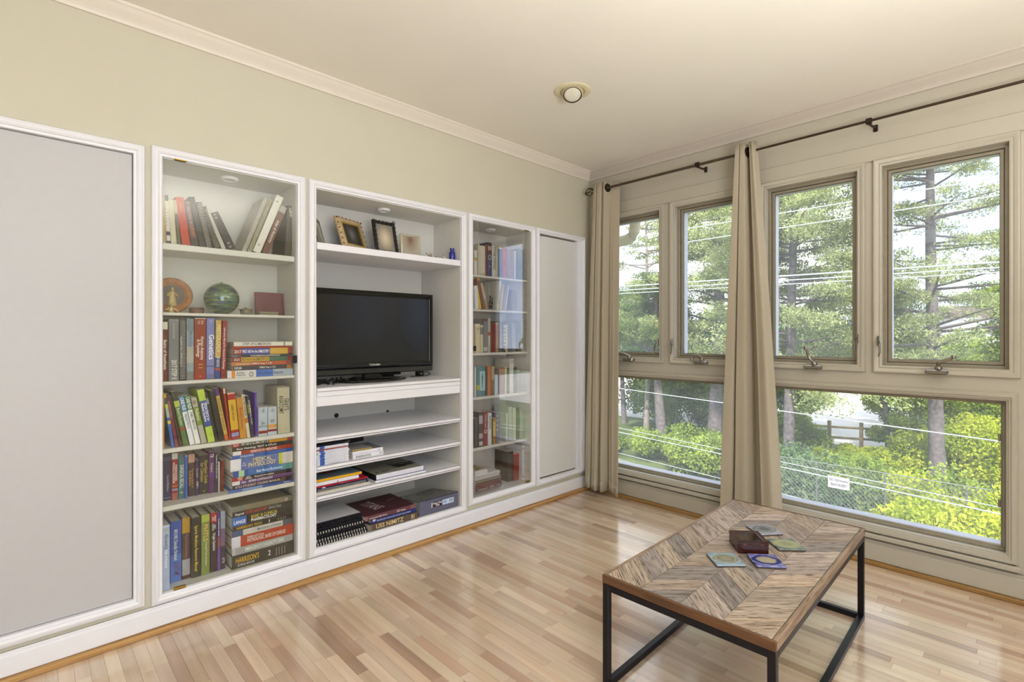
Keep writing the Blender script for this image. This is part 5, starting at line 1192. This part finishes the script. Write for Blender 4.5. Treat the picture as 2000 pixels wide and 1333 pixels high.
BARK = mat('6A6264', .95, var=.3, scale=9, bump=.6, name='pine_bark'); BARK2 = mat('8A8078', .9, var=.2, scale=8, bump=.3, name='pale_bark')
LP = leafmat('pine_needles', '7A8858', 'C0C88E'); LD = leafmat('dark_needles', '566A48', '98A868'); LB = leafmat('bright_leaves', '8EA22C', 'D2D850', .4); LM = leafmat('mid_leaves', '66803A', 'A8BA54'); LG = leafmat('blue_green_leaves', '587250', '92AA78')  # LD is a darker needle green than LP
def leaves(name, centers, radii, n, size, m, parent, thin=.35, mode='ell'):
    """n leaves scattered through ellipsoidal clumps"""
    n = int(n*(1.55 if size < .2 else 1)); size = size*(.66 if size < .2 else .8)
    centers = np.array(centers); radii = np.array(radii); ci = rng.integers(0, len(centers), n)
    d = rng.normal(size=(n, 3)); d /= np.linalg.norm(d, axis=1)[:, None]; rr = rng.random(n)**.45
    P = centers[ci]+d*rr[:, None]*radii[ci]
    a = rng.normal(size=(n, 3)); a /= np.linalg.norm(a, axis=1)[:, None]; b = rng.normal(size=(n, 3)); b -= (b*a).sum(1)[:, None]*a; b /= np.linalg.norm(b, axis=1)[:, None]
    s = size*(.6+.8*rng.random(n))[:, None]; a = a*s; b = b*s*thin
    V = np.stack([P-a, P+b, P+a, P-b], 1).reshape(-1, 3)
    me = bpy.data.meshes.new(name); me.vertices.add(4*n); me.vertices.foreach_set('co', V.ravel()); me.loops.add(4*n); me.loops.foreach_set('vertex_index', np.arange(4*n, dtype=np.int32))
    me.polygons.add(n); me.polygons.foreach_set('loop_start', np.arange(n, dtype=np.int32)*4); me.polygons.foreach_set('loop_total', np.full(n, 4, np.int32)); me.materials.append(m); me.update(); me.validate()
    o = bpy.data.objects.new(name, me); COL.objects.link(o); o.parent = parent; o['kind'] = 'stuff'; return o
def pine(label, x, y, r, h, z0, spread, nb, nl, lm, bark=BARK, seed=1, group=None, cl=.55, size=.10, lean_=(0, 0), bare=0):
    R = random.Random(seed)
    t = thing('pine_tree' if bare == 0 else 'tree', label, 'tree', (x, y, GZ), group=group)
    pts = [(lean_[0]*f+.10*math.sin(4*f+seed), lean_[1]*f+.08*math.cos(5*f+seed), -.15+h*f) for f in [i/9 for i in range(10)]]
    MB().tube(pts, [r*1.25]+[r*(1-.75*i/9) for i in range(1, 10)], 12).build('trunk', bark, t, smooth=True)
    k = MB(); cs = []; rs = []
    for i in range(nb):
        f = R.random(); zz = z0+(h-z0)*f**.9; an = R.uniform(0, 2*PI); L0 = spread*(1.05-.75*f)*R.uniform(.55, 1.1)
        fi = zz/h; bx = lean_[0]*fi+.10*math.sin(4*fi+seed); by = lean_[1]*fi+.08*math.cos(5*fi+seed)
        d = Vector((math.cos(an), math.sin(an), R.uniform(-.12, .28)))
        q = [Vector((bx, by, zz))+d*L0*s+Vector((R.uniform(-.1, .1), R.uniform(-.1, .1), .10*math.sin(3*s)))*s for s in (0, .3, .6, .85, 1)]
        k.tube(q, [.030*(1.3-f)+.008, .026*(1.3-f)+.006, .016, .009, .004], 5)
        for s in (.45, .62, .8, 1.0):
            if R.random() < bare: continue
            c = q[0].lerp(q[-1], s)+Vector((R.uniform(-.3, .3), R.uniform(-.3, .3), R.uniform(.0, .18)))
            cs.append(tuple(c)); rr = cl*R.uniform(.6, 1.2); rs.append((rr, rr, rr*.42))
    k.build('branches', bark, t, recalc=False)['kind'] = 'stuff'
    leaves('foliage', cs, rs, nl, size, lm, t, thin=.30)
    return t
def gp_(u, v): return onz(u, v, GZ)
p = gp_(1825, 967); pine('tall pine with a straight grey trunk seen through the rightmost window', p.x, p.y, .20, 13.5, 3.4, 3.7, 96, 44000, LP, seed=2, cl=.46, size=.075)
p = gp_(1548, 955); pine('dense pine filling the third window from the corner', p.x, p.y, .17, 12.5, 2.9, 3.3, 150, 95000, LP, seed=4, cl=.60, size=.075)
p = gp_(1392, 885); pine('pine with a mossy trunk seen through the second window', p.x, p.y, .26, 14, 3.4, 3.6, 130, 80000, LP, seed=6, cl=.60, size=.085, lean_=(.4, 0))
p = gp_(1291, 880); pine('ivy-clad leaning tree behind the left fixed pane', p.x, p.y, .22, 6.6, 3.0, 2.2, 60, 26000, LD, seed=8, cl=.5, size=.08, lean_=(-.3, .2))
p = gp_(1262, 850); pine('half-bare pale tree with twisted branches seen through the corner window', p.x, p.y, .12, 11.5, 3.6, 2.6, 60, 5500, LP, bark=BARK2, seed=12, cl=.42, size=.10, bare=.55)
p = gp_(1216, 826); pine('slender dark trunk near the corner curtain, far across the driveway', p.x, p.y, .14, 6.6, 3.2, 2.2, 50, 14000, LG, seed=14, cl=.6, size=.10)
p = gp_(1690, 905); pine('young pine with low boughs before the rail fence', p.x+.2, p.y+2.5, .10, 6.0, 2.6, 2.3, 60, 26000, LP, seed=15, cl=.5, size=.09)
p = gp_(1930, 905); pine('leafy tree at the far right behind the tall pine', p.x+.6, p.y+1.5, .12, 6.2, 1.2, 2.3, 64, 34000, LM, seed=17, cl=.62, size=.10)
def bush(label, x, y, rx, ry, h, n, lm, seed=1, size=.08, group='bushes along the garden fence', name='bush'):
    R = random.Random(seed); t = thing(name, label, 'bush', (x, y, GZ), group=group)
    cs, rs = [], []
    k = MB()
    for i in range(22):
        an = R.uniform(0, 2*PI); q = R.random()**.5; c = (rx*q*math.cos(an), ry*q*math.sin(an), h*R.uniform(.25, .82)*(1.1-.35*q)); cs.append(c); s = min(rx, h)*.42*R.uniform(.7, 1.2); rs.append((s, s, s*.8))
        if i % 2 == 0: k.tube([(c[0]*.1, c[1]*.1, -.1), (c[0]*.6, c[1]*.6, c[2]*.6), c], [.025, .015, .006], 5)
    stuff(k.build('stems', BARK, t, recalc=False)); leaves('foliage', cs, rs, n, size, lm, t, thin=.55); return t
specs = [  # u of centre, v of foot, half width, height, leaves, material, text
 (1235, 880, 1.8, .75, 9000, LM, 'low green bush beside the driveway, leftmost through the corner pane'),
 (1330, 905, 1.6, 1.3, 9000, LM, 'green bush at the foot of the ivy-clad tree'),
 (1400, 935, 1.3, 1.5, 8000, LM, 'green bush just left of the middle curtain'),
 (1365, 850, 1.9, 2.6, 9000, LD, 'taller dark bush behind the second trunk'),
 (1540, 1000, 1.2, 1.8, 9000, LG, 'shaded bluish bush just right of the middle curtain'),
 (1600, 925, 1.5, .8, 10000, LB, 'bright yellow-green bush under the rail fence, left one'),
 (1690, 925, 1.5, .75, 11000, LB, 'bright yellow-green bush under the rail fence, middle one'),
 (1770, 935, 1.4, .95, 11000, LB, 'bright yellow-green bush left of the grey trunk'),
 (1890, 960, 1.5, 2.6, 14000, LB, 'bright yellow-green bush right of the grey trunk'),
 (1560, 885, 1.0, 2.2, 9000, LM, 'round bush at the left end of the rail fence'),
 (1780, 890, 1.2, 3.0, 11000, LM, 'tall rounded bush hiding the rail fence beside the trunk'),
 (1960, 900, 1.9, 4.2, 16000, LM, 'high hedge-like bush at the right edge of the view'),
]
for i, (u, v, r0, h0, n0, m0, lab) in enumerate(specs):
    q = gp_(u, v); bush(lab, q.x, q.y, r0, r0*.8, h0, n0, m0, seed=30+i, size=.075)
for i, (u, yy, r0, h0, n0, lab) in enumerate([(1880, 8.1, 1.0, 1.9, 14000, 'bright bush growing over the wire fence, right of its sign'), (1960, 7.4, 1.1, 1.7, 14000, 'bright bush in front of the wire fence at the lower right corner'), (1775, 8.3, .9, 1.35, 10000, 'bright bush covering the wire fence below the grey trunk'), (1590, 8.2, .9, 1.0, 8000, 'low bright bush at the foot of the wire fence left of its sign'), (1680, 8.2, .9, .95, 8000, 'low bright bush at the foot of the wire fence under its sign'), (2060, 8.4, 1.2, 2.2, 9000, 'bright bush by the wire fence just past the right frame')]):
    q = ony(u, 900, yy); bush(lab, q.x, yy, r0, .6, h0, n0, LB, seed=60+i, size=.06)
for i, (u, yy, r0, h0, n0, m0, lab) in enumerate([(1600, 10.6, 1.4, 1.5, 9000, LG, 'shaded bush right behind the wire fence, left of its sign'), (1690, 10.8, 1.4, 1.7, 9000, LM, 'green bush right behind the sign on the wire fence'), (1770, 11.2, 1.2, 1.7, 9000, LM, 'green bush behind the wire fence left of the grey trunk'), (1900, 10.2, 1.5, 1.9, 12000, LB, 'bright bush behind the wire fence right of the grey trunk')]):
    q = ony(u, 900, yy); bush(lab, q.x, yy, r0, .8, h0, n0, m0, seed=80+i, size=.07)
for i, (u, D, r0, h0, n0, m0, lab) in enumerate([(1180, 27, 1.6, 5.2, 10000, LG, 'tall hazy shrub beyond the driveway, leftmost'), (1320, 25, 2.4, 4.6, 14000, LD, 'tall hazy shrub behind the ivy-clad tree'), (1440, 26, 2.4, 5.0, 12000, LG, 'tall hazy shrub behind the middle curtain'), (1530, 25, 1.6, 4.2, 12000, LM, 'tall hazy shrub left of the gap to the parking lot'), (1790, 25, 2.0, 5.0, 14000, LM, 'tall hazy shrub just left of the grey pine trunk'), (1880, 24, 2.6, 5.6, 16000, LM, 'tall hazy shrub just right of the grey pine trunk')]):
    d = ray(u, 700); bush(lab, CAM.x+d.x*D, CAM.y+d.y*D, r0, 1.6, h0, n0, m0, seed=90+i, size=.11)
# far tree line
rf = random.Random(5)
labs = ['hazy far tree on the skyline, %s' % s for s in ('first from the left of the corner window', 'second from the left, behind the corner window', 'third, behind the window post', 'fourth, seen through the second window', 'fifth, behind the middle curtain', 'sixth, left part of the third window', 'seventh, right part of the third window', 'eighth, behind the third post', 'ninth, left of the tall pine trunk', 'tenth, right of the tall pine trunk', 'eleventh, at the right edge')]
for i, lab in enumerate(labs):
    u = 1190+i*76; D = rf.uniform(46, 64); d = ray(u, 700); s = D; x, y_ = CAM.x+d.x*s, CAM.y+d.y*s
    t = thing('tree', lab, 'tree', (x, y_, GZ), group='far trees beyond the parking lot'); hh = rf.uniform(4.5, 7.5)
    MB().tube([(0, 0, 0), (.2, 0, hh*.5), (0, 0, hh)], [.3, .2, .05], 7).build('trunk', BARK, t)
    cs = [(rf.uniform(-3.2, 3.2), rf.uniform(-2, 2), hh*rf.uniform(.2, .95)) for _ in range(26)]; leaves('foliage', cs, [(1.3, 1.3, .9)]*26, 5200, .32, LD if i % 2 else LG, t, thin=.6)
q = ony(1240, 640, 22); t = thing('tree', 'sunlit lime green tree in the lower part of the corner window', 'tree', (q.x, 22, GZ))
MB().tube([(0, 0, 0), (.1, 0, 2.5), (0, 0, 4.4)], [.12, .09, .04], 8).build('trunk', BARK, t)
cs = [(rf.uniform(-1.7, 1.7), rf.uniform(-1, 1), rf.uniform(2.6, 6.0)) for _ in range(30)]; leaves('foliage', cs, [(.7, .7, .45)]*30, 14000, .10, LB, t)

# wooden rail fence
a_, b_ = gp_(1560, 868), gp_(1960, 897); t = thing('rail_fence', 'brown wooden post and rail fence before the pale parking lot', 'fence', (a_.x, a_.y, GZ))
FW_ = mat('8A7A54', .85, var=.2, scale=12, name='weathered_wood'); dv = (b_-a_); n_p = 7
for i in range(n_p):
    q = dv*(i/(n_p-1)); MB().box(q.x-.06, q.x+.06, q.y-.06, q.y+.06, 0, 1.05, bev=.01).build('post', FW_, t)
for j, zz in enumerate((.38, .80)):
    for i in range(n_p-1):
        q0_, q1_ = dv*(i/(n_p-1)), dv*((i+1)/(n_p-1)); MB().tube([(q0_.x, q0_.y, zz), (q1_.x, q1_.y, zz)], .05, 6).build('rail', FW_, t)
# wire fence with sign
FY = 8.8; x0, x1 = ony(1480, 950, FY).x, ony(2080, 950, FY).x
t = thing('wire_fence', 'grey chain-link fence half hidden by the bright bushes', 'fence', (x0, FY, GZ)); GALV = mat('7A807C', .5, metal=.3, var=.1, name='galvanised_wire')
Lf = x1-x0; hf = 1.8; k = MB(); stp = .085; i = -int(hf/stp)
while i*stp < Lf:
    for s in (0, 1):
        xs = i*stp; pa, pb = (xs, 0), (xs+hf, hf)
        lo, hi_ = max(0, -xs), min(hf, Lf-xs)
        if hi_ > lo:
            za, zb_ = (lo, hi_) if s == 0 else (hf-lo, hf-hi_)
            k.tube([(xs+lo, .004*s, za), (xs+hi_, .004*s, zb_)], .0048, 3)
    i += 1
stuff(k.build('wire_mesh', GALV, t, recalc=False))
for i in range(5): q = Lf*i/4; MB().tube([(q, .03, 0), (q, .03, hf+.02)], .018, 8).build('post', GALV, t)
MB().tube([(0, .03, hf+.02), (Lf, .03, hf+.02)], .010, 8).build('top_rail', GALV, t)
q = ony(1638, 944, FY-.03)
t = thing('fence_sign', 'small white sign hanging on the chain-link fence', 'sign', (q.x, FY-.03, q.z))
MB().box(-.19, .19, -.006, .006, -.12, .12, bev=.003).build('plate', mat('B8B4B8', .5, var=0, name='white_plate'), t)
MS = Matrix(((1, 0, 0, 0), (0, 0, -1, -.0075), (0, 1, 0, 0), (0, 0, 0, 1)))
text(t, 'NO TRESPASSING', -.16, .16, .02, .08, '2A2A36', M=MS, name='sign_lettering'); text(t, 'PRIVATE PROPERTY', -.14, .15, -.08, -.02, '2A2A36', M=MS, name='sign_lettering')

# overhead wires
CW = mat('B4B8BA', .5, var=0, name='pale_cable')
def wire(label, p, q, r, grp=None):
    d = (q-p); return tag(MB().tube([p-d*.6, p, q, q+d*.6], r*.75, 6).build('overhead_wire', CW), label, 'cable', grp)
for (u0, v0, u1, v1, lab, r) in [
 (1336, 448, 1955, 346, 'uppermost white wire crossing the windows', .011), (1336, 474, 1955, 381, 'second white wire from the top crossing the windows', .011),
 (1336, 552, 1955, 512, 'top wire of the close trio at mid window height', .016), (1336, 560, 1955, 522.5, 'middle wire of the close trio at mid window height', .013), (1336, 567, 1955, 532, 'lowest wire of the close trio at mid window height', .010)]:
    wire(lab, ony(u0, v0, 5.5), ony(u1, v1, 5.5), r, 'overhead wires outside')
for (u0, v0, u1, v1, lab, r) in [
 (1209, 759, 1955, 863, 'highest of the wires crossing the lower panes', .009), (1211, 837, 1955, 992, 'upper wire of the close pair crossing the lower panes', .006),
 (1211, 845, 1955, 1005, 'lower wire of the close pair crossing the lower panes', .009), (1211, 886, 1955, 1072, 'lowest wire crossing the lower panes', .006)]:
    a_ = ony(u0, v0, 5.0); b_ = ony(u1, v1, 3.2); wire(lab, a_, b_, r, 'overhead wires outside')

# drain pipe outside the corner window
t = thing('drain_pipe', 'cream painted pipe bend outside the corner window', 'pipe', (.1, .34, 2.0))
pts = [(.195, .34, 2.60), (.195, .34, 2.06), (.188, .34, 2.01), (.165, .34, 1.975), (.125, .34, 1.957), (.06, .34, 1.952), (-.6, .34, 1.94)]
pts = [(a-.1, b-.34, c-2.0) for a, b, c in pts]
MB().box(.06, .13, -.21, -.03, .18, .20).build('wall_strap', mat('C8BE9C', .5, name='cream_pipe'), t)
MB().tube(pts, .044, 16).build('pipe_body', mat('C8BE9C', .5, name='cream_pipe'), t, smooth=True)
# house far right and grey roof
def house(label, u, v0, v1, D, wdt, roofc, wallc, grp=None):
    d = ray(u, 656); c = CAM+d*D; zb_ = GZ; zt2 = CAM.z-(v0-HY)*D/F
    t = thing('house', label, 'building', (c.x, c.y, GZ), group=grp); t.rotation_euler.z = YAW*.5
    hgt = zt2-GZ; MB().box(-wdt/2, wdt/2, -3, 3, 0, hgt).build('wall', mat(wallc, .8, name='house_wall'), t)
    k = MB(); k.prism([(-3.3, hgt), (3.3, hgt), (0, hgt+v1)], -wdt/2-.3, wdt/2+.3, M=Matrix(((0, 0, 1, 0), (1, 0, 0, 0), (0, 1, 0, 0), (0, 0, 0, 1)))); k.build('roof', mat(roofc, .8, name='roof_shingle'), t)
    for i in range(3):
        x = -wdt/3+wdt/3*i; f = MB().box(x-.5, x+.5, -3.06, -2.99, hgt-1.9, hgt-.7).build('window_frame', mat('E8E8E8', .5), t); MB().box(x-.42, x+.42, -3.08, -3.05, hgt-1.82, hgt-.78).build('pane', mat('3A4450', .1), f)
    return t
house('white siding house far off at the right of the tall pine', 1935, 622, 1.0, 40, 5.5, '5A4A44', 'E4E2EA')
house('grey-roofed house low behind the tall pine', 1745, 652, 1.4, 46, 6.0, '7C8090', '9A8A80')

# neighbouring outside wall face of this building, seen only from beyond the windows
bpy.context.view_layer.update()
for o, a, b, st in TEXTS:
    d = o.dimensions
    if d.x < 1e-6 or d.y < 1e-6: continue
    sy = b/d.y; sx = a/d.x
    if sx > sy*st: sx = sy*st
    if sy > sx*st*1.6: sy = sx*st*1.6
    o.scale = (sx, sy, 1)
bpy.context.view_layer.update(); dg_ = bpy.context.evaluated_depsgraph_get()
for o, a, b, st in TEXTS:                                   # lettering becomes plain meshes
    me = bpy.data.meshes.new_from_object(o.evaluated_get(dg_)); nm = o.name.split('.')[0]
    q = bpy.data.objects.new(nm, me); COL.objects.link(q); q.parent = o.parent; q.matrix_parent_inverse = Matrix(); q.matrix_local = o.matrix_local
    bpy.data.objects.remove(o)
